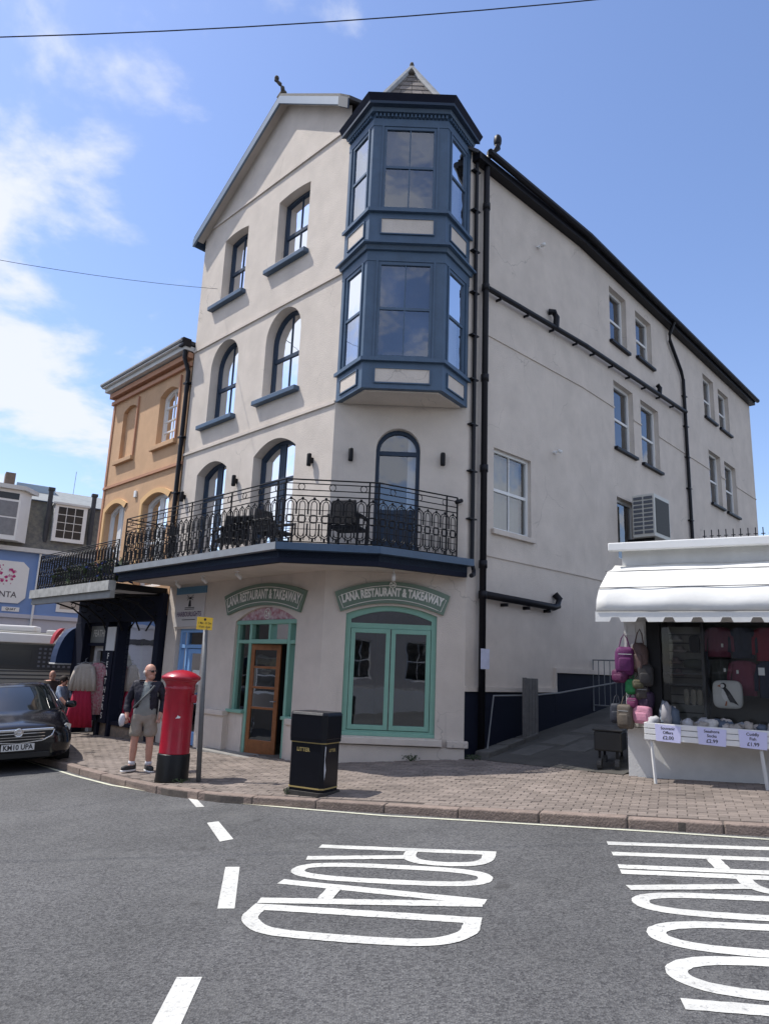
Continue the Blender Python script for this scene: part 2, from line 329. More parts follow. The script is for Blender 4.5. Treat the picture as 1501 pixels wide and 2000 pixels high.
def worn_paint(name, col, wear):
    m = mat(name, col, .7, .12, 9, .3, 60); t = m.node_tree; n = t.nodes; l = t.links; b = n['Principled BSDF']; tcn = n.new('ShaderNodeTexCoord')
    z = n.new('ShaderNodeTexNoise'); z.inputs['Scale'].default_value = 26; z.inputs['Detail'].default_value = 8; z.inputs['Roughness'].default_value = .75; l.new(tcn.outputs['Object'], z.inputs['Vector'])
    mr = n.new('ShaderNodeMapRange'); mr.inputs[1].default_value = .54; mr.inputs[2].default_value = .64; mr.inputs[4].default_value = wear; l.new(z.outputs[0], mr.inputs[0])
    mx = n.new('ShaderNodeMixRGB'); mx.inputs[2].default_value = (.16, .16, .16, 1); l.new(mr.outputs[0], mx.inputs[0]); l.new(b.inputs['Base Color'].links[0].from_socket, mx.inputs[1])
    z2 = n.new('ShaderNodeTexNoise'); z2.inputs['Scale'].default_value = 1.8; z2.inputs['Detail'].default_value = 7; z2.inputs['Roughness'].default_value = .65; l.new(tcn.outputs['Object'], z2.inputs['Vector'])
    m3 = n.new('ShaderNodeMapRange'); m3.inputs[1].default_value = .4; m3.inputs[2].default_value = .75; m3.inputs[4].default_value = .55; l.new(z2.outputs[0], m3.inputs[0])
    mg = n.new('ShaderNodeMixRGB'); mg.inputs[2].default_value = (.34, .335, .32, 1); l.new(m3.outputs[0], mg.inputs[0]); l.new(mx.outputs[0], mg.inputs[1]); l.new(mg.outputs[0], b.inputs['Base Color']); return m
RPAINT = worn_paint('road_paint', (.66, .66, .62), .75); YPAINT = worn_paint('yellow_road_paint', (.64, .64, .50), .7)
def ribbon(pts, wd, closed=False, jit=0):
    P = [Vector(p) for p in pts]; m = len(P); L = []; Q = []
    for i in range(m):
        if closed: a = P[i]-P[i-1]; c = P[(i+1) % m]-P[i]
        else: a = P[i]-P[max(i-1, 0)]; c = P[min(i+1, m-1)]-P[i]
        if a.length < 1e-6: a = c
        if c.length < 1e-6: c = a
        a = a.normalized(); c = c.normalized(); na = Vector((-a.y, a.x)); nc = Vector((-c.y, c.x)); n = (na+nc).normalized(); k = wd/2/max(.4, n.dot(na))
        L.append(P[i]+n*k*random.uniform(1-jit, 1+jit)); Q.append(P[i]-n*k*random.uniform(1-jit, 1+jit))
    fs = [(i, (i+1) % m, m+(i+1) % m, m+i) for i in range(m if closed else m-1)]
    return [tuple(p) for p in L+Q], fs
def road_stroke(mb, uv, fs, O, U, V, lift):
    vs = []
    for u, v in uv:
        x = O[0]+U[0]*u+V[0]*v; y = O[1]+U[1]*u+V[1]*v; vs.append((x, y, zroad(x, y)+lift))
    mb.add(vs, fs)
ell = lambda cx, cy, a, b, n=28: [(cx+a*math.copysign(abs(math.cos(2*math.pi*k/n))**.8, math.cos(2*math.pi*k/n)), cy+b*math.copysign(abs(math.sin(2*math.pi*k/n))**.62, math.sin(2*math.pi*k/n))) for k in range(n)]
LET = {'R': [([(0, 0), (0, 1.72)], 0), ([(.05, 1.66), (.24, 1.66), (.38, 1.56), (.42, 1.36), (.42, 1.2), (.37, 1.02), (.24, .93), (.05, .93)], 0), ([(.26, .9), (.43, 0)], 0)],
 'O': [(ell(.25, .86, .21, .82), 1)], 'A': [([(0, 0), (.22, 1.72)], 0), ([(.48, 0), (.27, 1.70)], 0), ([(.11, .5), (.37, .5)], 0)],
 'D': [([(0, 0), (0, 1.72)], 0), ([(.05, 1.66), (.24, 1.66), (.42, 1.5), (.48, 1.25), (.48, .45), (.42, .22), (.24, .06), (.05, .06)], 0)],
 'T': [([(.2, 0), (.2, 1.62)], 0), ([(0, 1.68), (.42, 1.68)], 0)], 'H': [([(0, 0), (0, 1.72)], 0), ([(.41, 0), (.41, 1.72)], 0), ([(.05, .84), (.36, .84)], 0)],
 'U': [([(0, 1.72), (0, .45), (.06, .18), (.15, .06), (.23, .04), (.31, .06), (.40, .18), (.46, .45), (.46, 1.72)], 0)],
 'G': [([(.46, 1.3), (.42, 1.52), (.32, 1.66), (.2, 1.67), (.07, 1.52), (0, 1.25), (0, .45), (.07, .16), (.18, .05), (.3, .05), (.42, .18), (.46, .45), (.46, .82), (.26, .82)], 0)]}
def chaikin(p, closed):
    if len(p) < 4: return p
    for _ in range(2):
        q = [] if closed else [p[0]]
        for i in range(len(p) if closed else len(p)-1):
            a, b = p[i], p[(i+1) % len(p)]; q += [(a[0]*.75+b[0]*.25, a[1]*.75+b[1]*.25), (a[0]*.25+b[0]*.75, a[1]*.25+b[1]*.75)]
        p = q if closed else q+[p[-1]]
    return p
def resample(p, closed, st=.05):
    q = []
    for i in range(len(p) if closed else len(p)-1):
        a, b = Vector(p[i]), Vector(p[(i+1) % len(p)]); m = max(1, round((b-a).length/st)); q += [tuple(a.lerp(b, k/m)) for k in range(m)]
    return q if closed else q+[p[-1]]
def word(O, U, V, items):
    for ch, u0 in items:
        mb = MB(); lift = .004
        for pts, cl in LET[ch]:
            uv, fs = ribbon(resample(chaikin(pts, bool(cl)), bool(cl)), .122, bool(cl), .055); road_stroke(mb, [(u+u0, v) for u, v in uv], fs, O, U, V, lift); lift += .0012
        mb.build('road_letter', RPAINT, road)
word((-.50, 7.61), (-.215, -.977), (.965, -.262), [('R', 0), ('O', .53), ('A', 1.13), ('D', 1.74)])
word((2.27, 7.40), (-.187, -.982), (.967, -.254), [('T', -.2), ('H', .37), ('R', .93), ('O', 1.42), ('U', 2.06), ('G', 2.64), ('H', 3.27)])
def dash(pts):
    mb = MB(); mb.add([(x, y, zroad(x, y)+.004) for x, y in pts], [tuple(range(len(pts)))]); mb.build('lane_dash', RPAINT, road)
dash([(-2.57, 10.50), (-2.47, 10.51), (-2.14, 9.73), (-2.24, 9.72)]); dash([(-1.89, 8.80), (-1.77, 8.86), (-1.43, 8.0), (-1.55, 7.91)])
dash([(-1.30, 6.98), (-1.17, 6.97), (-1.0, 5.87), (-1.13, 5.88)]); dash([(-1.11, 4.71), (-.96, 4.70), (-.91, 3.6), (-1.06, 3.6)])
yl = [(-12, 20.6), (-8.5, 16.75), (-4.96, 12.62), (-4.0, 11.6), (-3.17, 10.92), (-2.3, 10.25), (-1.49, 9.76), (-.7, 9.33), (.14, 8.9), (1.53, 8.34), (2.97, 7.74), (3.8, 7.36), (9, 5.05)]
uv, fs = ribbon(yl, .055); mb = MB(); road_stroke(mb, uv, fs, (0, 0), (1, 0), (0, 1), .006); mb.build('yellow_line', YPAINT, road)
# pavement: bed, kerb stones, pavers
K = [(-15.5, 24.2), (-9.2, 17.55), (-5.4, 13.33), (-4.9, 12.71), (-3.8, 11.5), (-2.84, 10.57), (-2.0, 9.99), (-1.16, 9.62), (.14, 9.06), (1.41, 8.49), (2.29, 8.14), (3.15, 7.76), (3.9, 7.48), (8.9, 5.35)]
KERB = mat('kerb_granite', (.29, .225, .19), .9, .35, 9, .7, 45, rnd=.12); BED = mat('paver_bed', (.13, .11, .095), .95, .3, 14, .3)
PAVER = mat('pavers', (.245, .203, .176), .9, .38, 1.7, .5, 60, rnd=.2)
poly = K+[(8.9, 17), (9, 30), (-12, 30), (-15.5, 26)]
mb = MB(); tr = tessellate_polygon([[Vector((p[0], p[1], 0)) for p in poly]]); mb.add([(x, y, zpave(x, y)-.014) for x, y in poly], [tuple(t) for t in tr])
n = len(K); mb.add([(x, y, zpave(x, y)-.014) for x, y in K]+[(x, y, zroad(x, y)-.1) for x, y in K], [(i, i+1, n+i+1, n+i) for i in range(n-1)])
pave = mb.build('pavement', BED, kind='structure')
def along(pts, step):
    out = [Vector(pts[0])]; left = step
    for i in range(len(pts)-1):
        a, b = Vector(pts[i]), Vector(pts[i+1]); L = (b-a).length; t = left
        while t < L: out.append(a+(b-a)*(t/L)); t += step
        left = t-L
    return out
ks = along(K, .915)
for i in range(len(ks)-1):
    a, b = ks[i], ks[i+1]; t = (b-a).normalized(); nn = Vector((-t.y, t.x)); g = random.uniform(.004, .012); a2 = a+t*g; b2 = b-t*random.uniform(.003, .01); dz = random.uniform(-.008, .006)
    pl = [a2-nn*.012, b2-nn*.012, b2+nn*.125, a2+nn*.125]
    mb = MB(); vs = []
    for zz in (0, 1): vs += [(p.x, p.y, (zpave(p.x, p.y)+.004+dz) if zz else (zroad(p.x, p.y)-.08)) for p in pl]
    mb.add(vs, [(0, 1, 2, 3), (4, 5, 6, 7), (0, 1, 5, 4), (1, 2, 6, 5), (2, 3, 7, 6), (3, 0, 4, 7)]); mb.build('kerb_stone', KERB, pave, bevel=.014)
def inside(p, pg):
    c = False; j = len(pg)-1
    for i in range(len(pg)):
        if (pg[i][1] > p[1]) != (pg[j][1] > p[1]) and p[0] < (pg[j][0]-pg[i][0])*(p[1]-pg[i][1])/(pg[j][1]-pg[i][1])+pg[i][0]: c = not c
        j = i
    return c
kin = []
for i in range(1, len(K)-1):
    t = (Vector(K[i+1])-Vector(K[i-1])).normalized(); kin.append(tuple(Vector(K[i])+Vector((-t.y, t.x))*.165))
kin[0] = (-9.0, 17.8)
preg = kin[0:]+[(5.6, 6.95), (6.2, 8.9), (3.62, 10.42), (3.2, 11.6), (1.55, 12.62), (-1, 12.62), (-5.2, 16.9), (-7.5, 19.2)]
vx = Vector((.925, -.375, 0)); vy = Vector((.375, .925, 0)); gx = .065*vx.x+.015*vx.y; gy = .065*vy.x+.015*vy.y
ax = Vector((vx.x, vx.y, gx)).normalized(); ay = Vector((vy.x, vy.y, gy)).normalized(); azv = ax.cross(ay)
me = bpy.data.meshes.new('paver'); bmm = bmesh.new(); bmesh.ops.create_cube(bmm, size=1); bmesh.ops.scale(bmm, vec=(.194, .094, .05), verts=bmm.verts)
top = [e for e in bmm.edges if all(v.co.z > 0 for v in e.verts)]; bmesh.ops.bevel(bmm, geom=top, offset=.006, segments=1, affect='EDGES'); bmm.to_mesh(me); bmm.free(); me.materials.append(PAVER)
cells = []
for j in range(-150, 150):
    for i in range(-90, 90):
        p = (vx*((i+(j % 2)*.5)*.2)+vy*(j*.1)); q = (p.x, p.y+11)
        if inside(q, preg): cells.append(q)
cells.sort(key=lambda q: q[0]**2+q[1]**2)
rest = MB()
cv = [v.co.copy() for v in me.vertices]; cf = [tuple(p.vertices) for p in me.polygons]
for k, q in enumerate(cells):
    c = Vector((q[0], q[1], zpave(*q)-.025+random.uniform(-.003, .003)-(.006 if random.random() < .06 else 0)))
    if k < 290:
        o = bpy.data.objects.new('paver', me); COL.objects.link(o); o.parent = pave
        mm = Matrix((ax, ay, azv)).transposed().to_4x4() @ Matrix.Rotation(random.uniform(-.012, .012), 4, 'Z'); mm.translation = c; o.matrix_local = mm
    else:
        k0 = len(rest.v); tl = random.uniform(-.012, .012); rest.v += [c+ax*v.x+ay*v.y+azv*(v.z+tl*v.x) for v in cv]; rest.q += [tuple(i+k0 for i in f) for f in cf]
rest.build('paver_field', PAVER, pave, kind='stuff')
# alley: concrete ramp between the tall side wall and the souvenir shop
CONC = mat('alley_concrete', (.085, .08, .072), .92, .4, 2.2, .5, 30)
mb = MB(); ss = [0, .5, 1, 2, 3, 4.5, 6, 9, 14]; vs = []
for s in ss:
    for o in (-.05 if s < 4 else -1.2, 1.2, 2.9):
        p = F3((s+.0, o, 0)); vs.append((p.x, p.y, zpave(p.x, p.y)+.006+.105*max(0, s)))
mb.add(vs, [(i*3+j, i*3+j+1, i*3+j+4, i*3+j+3) for i in range(len(ss)-1) for j in (0, 1)]); alley = mb.build('alley_ramp', CONC, kind='structure')
def zalley(s, o): p = F3((s, o, 0)); return zpave(p.x, p.y)+.006+.105*max(0, s)
for i, (s, o, a, b) in enumerate([(.15, .12, .55, .3), (.75, .1, .5, .26), (1.3, .1, .42, .24), (.5, .55, .7, .45), (1.35, .6, .75, .5), (2.3, .6, .8, .55), (1.0, 1.2, .8, .5), (2.0, 1.3, .9, .55)]):
    h = .09 if i < 3 else .012
    vs = [(x, y, zalley(x, y)+z) for z in (-.02, h) for x, y in ((s, o), (s+a, o), (s+a, o+b), (s, o+b))]
    MB(F3).add(vs, [(0, 1, 2, 3), (4, 5, 6, 7), (0, 1, 5, 4), (1, 2, 6, 5), (2, 3, 7, 6), (3, 0, 4, 7)]).build('kerb_stone' if i < 3 else 'paving_slab', mat('dark_slab', (.12, .115, .105), .9, .3, 6, .4), alley, bevel=.02)
# ================================================================ CORNER BUILDING
cb = thing('corner_building', 'tall cream rendered corner building with blue bay window and gabled front', 'building', (A.x, A.y, 0))
def L1(s, o, z): return F1((s, o, z))
RIDGE_S, EAVE3, PITCH = 2.33, 11.98, .625
def roofz(P):               # right-hand roof plane, rising inwards from the side eave
    return EAVE3+PITCH*(-(Vector(P)-B).dot(o3)+.0)
zr = roofz(F1((RIDGE_S, 0, 0))); zA = roofz(A); LEFTZ = zr-.645*(5.57-RIDGE_S)
# openings
W3a, W3b = archg(3.57, 4.57, 10.2, 11.88, .06, True), archg(1.24, 2.36, 10.28, 11.9, .05, True)
W2a, W2b = archg(3.53, 4.69, 7.1, 8.5, .6), archg(1.24, 2.46, 7.18, 8.5, .62)
W1a, W1b = archg(3.62, 4.86, 3.66, 5.92, .22, True), archg(1.15, 2.58, 3.66, 5.94, .26, True)
DBL = rectg(3.96, 5.08, -.16, 2.38); DGR = archg(.74, 2.74, -.12, 2.5, .27, True)
wf = wall('front_wall', F1, [(0, -.8), (5.57, -.8), (5.57, LEFTZ), (RIDGE_S, zr), (0, zA)], [g(0) for g in (W3a, W3b, W2a, W2b, W1a, W1b, DBL, DGR)], CREAM, cb, .28)
DOOR2 = archg(.80, 1.62, 3.66, 5.66, .41); SHOPW = archg(.40, 2.0, .56, 2.62, .16, True)
wall('corner_wall', F2, [(0, -.6), (2.5, -.6), (2.5, 12.3), (0, 12.3)], [DOOR2(0), SHOPW(0)], CREAM, cb, .2)
S3w = [(.77, 2.0, 4.34, 5.95)]
S4w = [(1.57, 2.56, 9.99, 11.5), (3.15, 4.2, 10.12, 11.47), (1.66, 2.8, 7.2, 8.95), (3.27, 4.45, 7.18, 8.94), (1.66, 2.8, 4.45, 5.96), (8.3, 9.3, 9.95, 11.42), (9.73, 10.8, 9.95, 11.36), (8.45, 9.55, 7.14, 8.88), (9.94, 11.1, 7.13, 8.86)]
wall('side_wall', F3, [(0, -.4), (4.05, -.4), (4.05, EAVE3), (0, EAVE3)], [rectg(*q)(0) for q in S3w], CREAM, cb, .24)
wall('side_wall', F4, [(0, -.4), (13.3, -.4), (13.3, EAVE3), (0, EAVE3)], [rectg(*q)(0) for q in S4w], CREAM, cb, .24)
# closing walls at the back, party wall
e4 = F4((13.3, 0, 0)); bk = e4-o3*8.2; lf = F1((5.57, 0, 0)); mb = MB()
mb.add([e4, bk, Vector((bk.x, bk.y, 12)), Vector((e4.x, e4.y, 12))], [(0, 1, 2, 3)]); mb.add([lf, bk, Vector((bk.x, bk.y, 12.3)), Vector((lf.x, lf.y, 12.3))], [(0, 1, 2, 3)])
mb.build('rear_wall', CREAM, cb)
# windows on the front
SB = dict(m=BLUED, gm=GLASSB)
for g, zr_, bs in ((W3a, 11.02, (4.07,)), (W3b, 11.06, (1.8,)), (W2a, 8.0, (4.11,)), (W2b, 8.1, (1.85,))):
    window(cb, F1, g, -.28, .07, rails=(zr_,), bars=bs, rail=.04, curtain=(CURT, .55, 1, 0), **SB)
for g, c in ((W1a, 4.24), (W1b, 1.865)):
    window(cb, F1, g, -.28, .075, rails=(5.36,), bars=(c-.07, c, c+.07), rail=.045, bar=.03, name='balcony_door', room=ROOMD, **SB)
window(cb, F2, DOOR2, -.2, .07, m=BLUED, rails=(4.5, 5.62), rail=.04, name='balcony_door', curtain=(CURT, .78, 1, .35), gm=GLASS)
MB(F2).box(.88, 1.54, -.19, -.155, 3.74, 4.46).build('door_panel', BLUED, cb, bevel=.01)
for q in S3w[:1]: window(cb, F3, rectg(*q), -.15, .06, rails=((q[2]+q[3])/2,), bars=((q[0]+q[1])/2,), rail=.03, curtain=(BLIND, 0, 1, 0), gm=GLASS)
for i, q in enumerate(S4w): window(cb, F4, rectg(*q), -.2, .07, rails=(q[2]+(q[3]-q[2])*.48,) if i != 4 else (), rail=.03, curtain=(CURT, 0, .4, 0) if i % 2 else None)
# sills
for s0, s1, z in ((3.47, 4.93, 10.12), (1.16, 2.62, 10.19), (3.44, 4.93, 7.05), (1.16, 2.66, 7.11)): MB(F1).box(s0, s1, -.24, .13, z-.045, z+.06).build('sill', BLUE, cb, bevel=.012)
for fr, qs in ((F4, S4w[:4]+S4w[5:]),):
    for q in qs: MB(fr).box(q[0]-.06, q[1]+.06, -.18, .09, q[2]-.07, q[2]+.004).build('sill', PIPE, cb, bevel=.01)
MB(F3).box(.70, 2.07, -.14, .07, 4.24, 4.34).build('sill', CREAM, cb, bevel=.01)
# string courses
for z, a, b in ((6.54, 0, 5.57), (9.22, 0, 5.57), (12.53, 0, 5.2)): MB(F1).box(a, b, -.02, .035, z-.03, z+.03).build('string_course', CREAM, cb)
for z in (8.22, 3.82): MB(F3).box(.45, 4.05, -.02, .022, z-.02, z+.02).build('string_course', CREAM, cb)

for a_, b_ in ((0, 1.66), (2.8, 3.27), (4.45, 8.45), (9.55, 9.94), (11.1, 13.3)): MB(F4).box(a_, b_, -.02, .022, 8.20, 8.24).build('string_course', CREAM, cb)
MB(F4).box(.0, 13.3, -.02, .022, 3.80, 3.84).build('string_course', CREAM, cb)
# painted plinth along the alley
MB(F3).prism([(-.0, -.3), (2.77, -.3), (2.77, 1.36), (-.0, 1.36)], .0, .015).build('navy_plinth', NAVY, cb)
MB(F3).prism([(2.775, -.3), (4.05, -.3), (4.05, 1.74), (2.775, 1.74)], .0, .015).build('navy_plinth', NAVY, cb); MB(F4).prism([(.0, -.3), (9, -.3), (9, 1.74), (.0, 1.74)], .0, .015).build('navy_plinth', NAVY, cb); MB(F4).box(0, 9, -.01, .05, 1.742, 1.83).build('plinth_cap', CREAM, cb)
MB(F3).box(0, 2.8, -.01, .05, 1.36, 1.44).box(2.75, 2.8, -.01, .045, 1.442, 1.74).box(2.75, 4.05, -.01, .05, 1.742, 1.83).build('plinth_cap', CREAM, cb)
# roof
def rz(p, dz=0): return (p.x, p.y, roofz((p.x, p.y, 0))+dz)
inn = -o1; ob_ = .24
r0 = F1((RIDGE_S, ob_, 0)); r1_ = F1((.12, ob_, 0)); ra = A+Vector((-.05, -.2, 0)); rb = B+Vector((.1, -.12, 0)); rc = BB+o3*.22; rd = F4((13.4, .2, 0)); re = rd-o3*4.4
pts = [r0, r1_, ra, rb, rc, rd, re]; mb = MB(); n = len(pts)
hz = lambda p: roofz(p) if p not in (rc, rd, rb) else EAVE3-.08
vs = [(p.x, p.y, hz(p)+.05) for p in pts]+[(p.x, p.y, hz(p)+.13) for p in pts]; tr = tessellate_polygon([[Vector((p.x, p.y, 0)) for p in pts]])
mb.add(vs, [tuple(t) for t in tr]+[tuple(i+n for i in t) for t in tr]+[(i, (i+1) % n, (i+1) % n+n, i+n) for i in range(n)])
roof = mb.build('roof', DSLATE, cb)
le0, le1 = F1((5.78, ob_, 0)), F1((5.78, -13, 0)); rg1 = F1((RIDGE_S, -13, 0)); zl = zr-.645*(5.78-RIDGE_S)
mb = MB(); q = [(r0, zr), (le0, zl), (le1, zl), (rg1, zr)]
mb.add([(p.x, p.y, z+d) for d in (.05, .13) for p, z in q], [(0, 1, 2, 3), (4, 5, 6, 7), (0, 1, 5, 4), (1, 2, 6, 5), (2, 3, 7, 6), (3, 0, 4, 7)]); mb.build('roof', DSLATE, cb)
zr1 = roofz(r1_)
BARGE = mat('bargeboard_sunlit_blue', (.16, .22, .30), .4, .1, 4)  # bay blue lightened, the sunlit look put into the colour
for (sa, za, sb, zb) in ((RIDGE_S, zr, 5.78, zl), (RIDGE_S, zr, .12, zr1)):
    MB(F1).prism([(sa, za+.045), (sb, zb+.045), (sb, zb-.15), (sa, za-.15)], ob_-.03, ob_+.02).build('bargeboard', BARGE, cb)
    MB(F1).prism([(sa, za-.0), (sb, zb-.0), (sb, zb-.04), (sa, za-.04)], 0, ob_-.032).build('soffit_board', CREAM, cb)
MB(F1).box(5.7, 5.78, -12, ob_-.04, zl-.14, zl+.03).build('fascia', BLUED, cb)
MB().add([(p.x+k.x, p.y+k.y, z+h) for p, z in ((r1_, zr1), (ra, roofz(ra))) for k in (Vector((.0, .0, 0)), Vector((-.03, -.03, 0))) for h in (-.2, .05)], [(0, 1, 3, 2), (4, 5, 7, 6), (0, 1, 5, 4), (2, 3, 7, 6), (0, 2, 6, 4), (1, 3, 7, 5)]).build('fascia', BLUED, cb)
# gable finial: ridge tile with a small curled beast
mb = MB(F1); mb.tube([(RIDGE_S+.13, .2, zr+.09), (RIDGE_S, .2, zr+.16), (RIDGE_S-.13, .2, zr+.09)], .05, 6)
mb.tube([(RIDGE_S-.05, .2, zr+.15), (RIDGE_S-.04, .22, zr+.27), (RIDGE_S+.02, .25, zr+.38), (RIDGE_S+.08, .28, zr+.46), (RIDGE_S+.10, .29, zr+.54)], .055, 8, r1=.035)
mb.blob((RIDGE_S+.11, .3, zr+.57), (.05, .055, .065), .9); mb.blob((RIDGE_S+.09, .33, zr+.47), (.03, .045, .035), .9); mb.build('ridge_finial', mat('terracotta_dark', (.10, .085, .07), .9, .3), cb, smooth=True)
# gutters and pipes on the side
mb = MB(F3); mb.tube([(.2, .28, 12.02), (4.08, .28, 12.0)], .075, 8); mb.box(.0, 4.05, .0, .2, 11.82, 11.97); mb.build('eaves_gutter', PIPE, cb)
mb = MB(F4); mb.tube([(-.02, .28, 12.0), (13.4, .28, 11.98)], .075, 8); mb.box(.0, 13.35, .0, .2, 11.82, 11.96); mb.build('eaves_gutter', PIPE, cb)
mb = MB(F3); mb.tube([(.62, .16, 12.62), (.6, .18, 12.4), (.34, .13, 12.05), (.32, .12, 11.7), (.32, .12, .35)], .062, 10); mb.blob((.62, .16, 12.6), (.08, .08, .14), .8)
for z in (10.9, 9.1, 7.2, 5.4, 3.6, 3.05): mb.tube([(.32, .12, z-.07), (.32, .12, z+.07)], .078, 10)
mb.build('soil_pipe', PIPE, cb, smooth=True)
mb = MB(F3); mb.tube([(.08, .06, 11.8), (.08, .06, 3.6), (.06, .12, 3.45), (-.1, .25, 3.36), (-.35, .4, 3.3)], .04, 8)
for z in [11.6-.9*k for k in range(9)]: mb.box(-.04, .16, 0, .1, z-.012, z+.012)
mb.build('downpipe', PIPE, cb)
mb = MB(F3); mb.tube([(.4, .12, 9.12), (4.05, .12, 9.2)], .055, 10); mb.tube([(0, .12, 9.2), (6.15, .12, 9.44), (6.25, .14, 9.44)], .055, 10, F4)
mb.tube([(2.8, .12, 9.17), (2.8, .14, 9.42), (2.73, .12, 9.53), (2.68, .02, 9.55)], .07, 8); mb.tube([(4.3, .12, 9.36), (4.3, .14, 9.56), (4.23, .1, 9.64)], .065, 8, F4)
for k in range(4): mb.box(.8+k*.95, .825+k*.95, 0, .13, 9.03+k*.02, 9.08+k*.02)
for k in range(6): mb.box(.4+k*.98, .425+k*.98, 0, .13, 9.12+k*.038, 9.17+k*.038, F4)
mb.build('waste_pipe', PIPE, cb)
mb = MB(F3); mb.tube([(.36, .12, 3.06), (2.6, .12, 3.02), (2.74, .12, 3.06), (2.8, .12, 3.2), (2.76, .04, 3.3)], .07, 10)
for s in (1.0, 1.7, 2.4): mb.box(s, s+.03, 0, .16, 2.9, 2.96)
mb.build('waste_pipe', PIPE, cb, smooth=True)
mb = MB(F4); mb.tube([(5.35, .25, 11.95), (5.35, .1, 11.6), (5.4, .08, 11.4), (6.2, .07, 10.75), (6.35, .07, 10.5), (6.45, .07, 3)], .05, 8)
for z in [10-.95*k for k in range(7)]: mb.box(6.3, 6.52, 0, .11, z-.012, z+.012)
mb.build('downpipe', PIPE, cb)
MB(F3).box(.20, .44, .185, .19, 1.75, 2.1).build('paper_notice', mat('paper_blueish', (.62, .64, .78), .8, .2, 9), cb)
# ---------------------------------------------------------------- corner bay window (oriel)
bay = MB(F2).plan([(.0, .0), (.5, .8), (1.93, .8), (2.47, 0)], 6.53, 7.03).build('bay_window', BLUE, cb)
PL = [(.0, .0), (.5, .8), (1.93, .8), (2.47, 0)]
def grow(e): return [(-e*.9, 0), (.5-e*.45, .8+e), (1.93+e*.45, .8+e), (2.47+e*.9, 0)]
MB(F2).plan([(.14, .05), (.56, .70), (1.87, .70), (2.33, .05)], 6.50, 6.529).build('bay_soffit', CREAM, bay)
for z0, z1, e0, e1 in ((7.03, 7.10, .07, .07), (9.02, 9.22, .01, .01), (9.222, 9.30, .06, .09), (9.302, 9.34, .17, .17), (9.342, 9.43, .16, .02), (10.02, 10.09, .07, .07), (11.90, 12.06, .01, .01), (12.17, 12.24, .07, .10), (12.242, 12.30, .2, .2), (12.302, 12.42, .2, .27)):
    MB(F2).plan(grow(e0), z0, z1, grow(e1)).build('bay_cornice' if z0 > 9 and not 10 < z0 < 10.05 else 'bay_sill', BLUE if z0 < 12.2 else (BLUED if z0 < 12.25 else NAVY), bay)
MB(F2).plan(PL, 9.43, 10.02).build('bay_apron', BLUE, bay)
MB(F2).plan(grow(-.01), 12.06, 12.17).build('frieze', BLUE, bay)
def face(i):
    a, b = Vector(PL[i]), Vector(PL[i+1]); t = (b-a).normalized(); n = Vector((-t.y, t.x)) if Vector((-t.y, t.x)).y > 0 or i != 1 else Vector((t.y, -t.x))
    n = Vector((-t.y, t.x)); 
    if n.y < 0: n = -n
    w3 = lambda v: F2.a*v.x+F2.b*v.y
    return Fr(F2((a.x, a.y, 0)), w3(t), w3(n)), (b-a).length
dm = MB(F2)
for i in range(3):
    fr, L = face(i)
    for z0, z1, zp0, zp1 in ((7.10, 9.02, 6.64, 6.9), (10.09, 11.90, 9.59, 9.89)):
        mg = .15 if i != 1 else .21
        MB(fr).box(mg+.02, L-mg-.02, -.01, .012, zp0, zp1).build('bay_panel', CREAM, bay)
        ri = .028
        MB(fr).ring([(mg, zp0-.02), (L-mg, zp0-.02), (L-mg, zp1+.02), (mg, zp1+.02)], [(mg+.022, zp0+.002), (L-mg-.022, zp0+.002), (L-mg-.022, zp1-.002), (mg+.022, zp1-.002)], -.005, ri).build('panel_moulding', BLUE, bay)
        mp = .11 if i != 1 else .17
        MB(fr).box(.0, mp, -.09, .0, z0, z1).build('bay_post', BLUE, bay); MB(fr).box(L-mp, L, -.09, .0, z0, z1).build('bay_post', BLUE, bay); MB(fr).box(mp, mp+.035, -.07, .025, z0, z1).build('window_bead', BLUE, bay); MB(fr).box(L-mp-.035, L-mp, -.07, .025, z0, z1).build('window_bead', BLUE, bay)
        g = rectg(mp+.036, L-mp-.036, z0+.005, z1-.005); po = g(0); pi = g(.06); zm = (z0+z1)/2+.02
        mb = MB(fr).ring(po, pi, -.06, -.005).box(mp+.09, L-mp-.09, -.05, -.012, zm-.025, zm+.025)
        cells_ = [(mp+.09, L-mp-.09)]
        if i == 1:
            c = L/2; mb.box(c-.012, c+.012, -.05, -.015, z0+.06, z1-.06); cells_ = [(mp+.09, c), (c, L-mp-.09)]
        mb.build('sash_frame', BLUE, bay)
        for a0, a1 in cells_:
            for c0, c1 in ((z0+.06, zm), (zm, z1-.06)): MB(fr).add([(a0, -.035, c0), (a1, -.035, c0), (a1, -.035, c1), (a0, -.035, c1)], [(0, 1, 2, 3)]).build('pane', GLASS if i == 1 else GLASSB, bay)
        if i == 1: MB(fr).add([(mp+.05, -.14, z0+.02), (L-mp-.05, -.14, z0+.02), (L-mp-.05, -.14, z1-.02), (mp+.05, -.14, z1-.02)], [(0, 1, 2, 3)]).build('sky_backing', mat('reflected_sky_blue', (.09, .115, .19), .9, .15, 3), bay)  # added backing; reflected blue sky put into its colour behind the front panes
        if i != 1:
            n = 20; a0, a1 = mp+.06, L-mp-.08; MB(fr).add([(a0+(a1-a0)*k/n, -.16+.022*math.sin(k*1.7), c) for c in (z0+.02, z1-.2) for k in range(n+1)], [(k, k+1, n+2+k, n+1+k) for k in range(n)]).build('curtain', CURT, bay, smooth=True)
    k = 0
    while .03+k*.075 < L-.03: dm.box(.03+k*.075, .068+k*.075, -.01, .05, 12.085, 12.15, fr); k += 1
dm.build('dentil_course', BLUE, bay, kind='stuff')
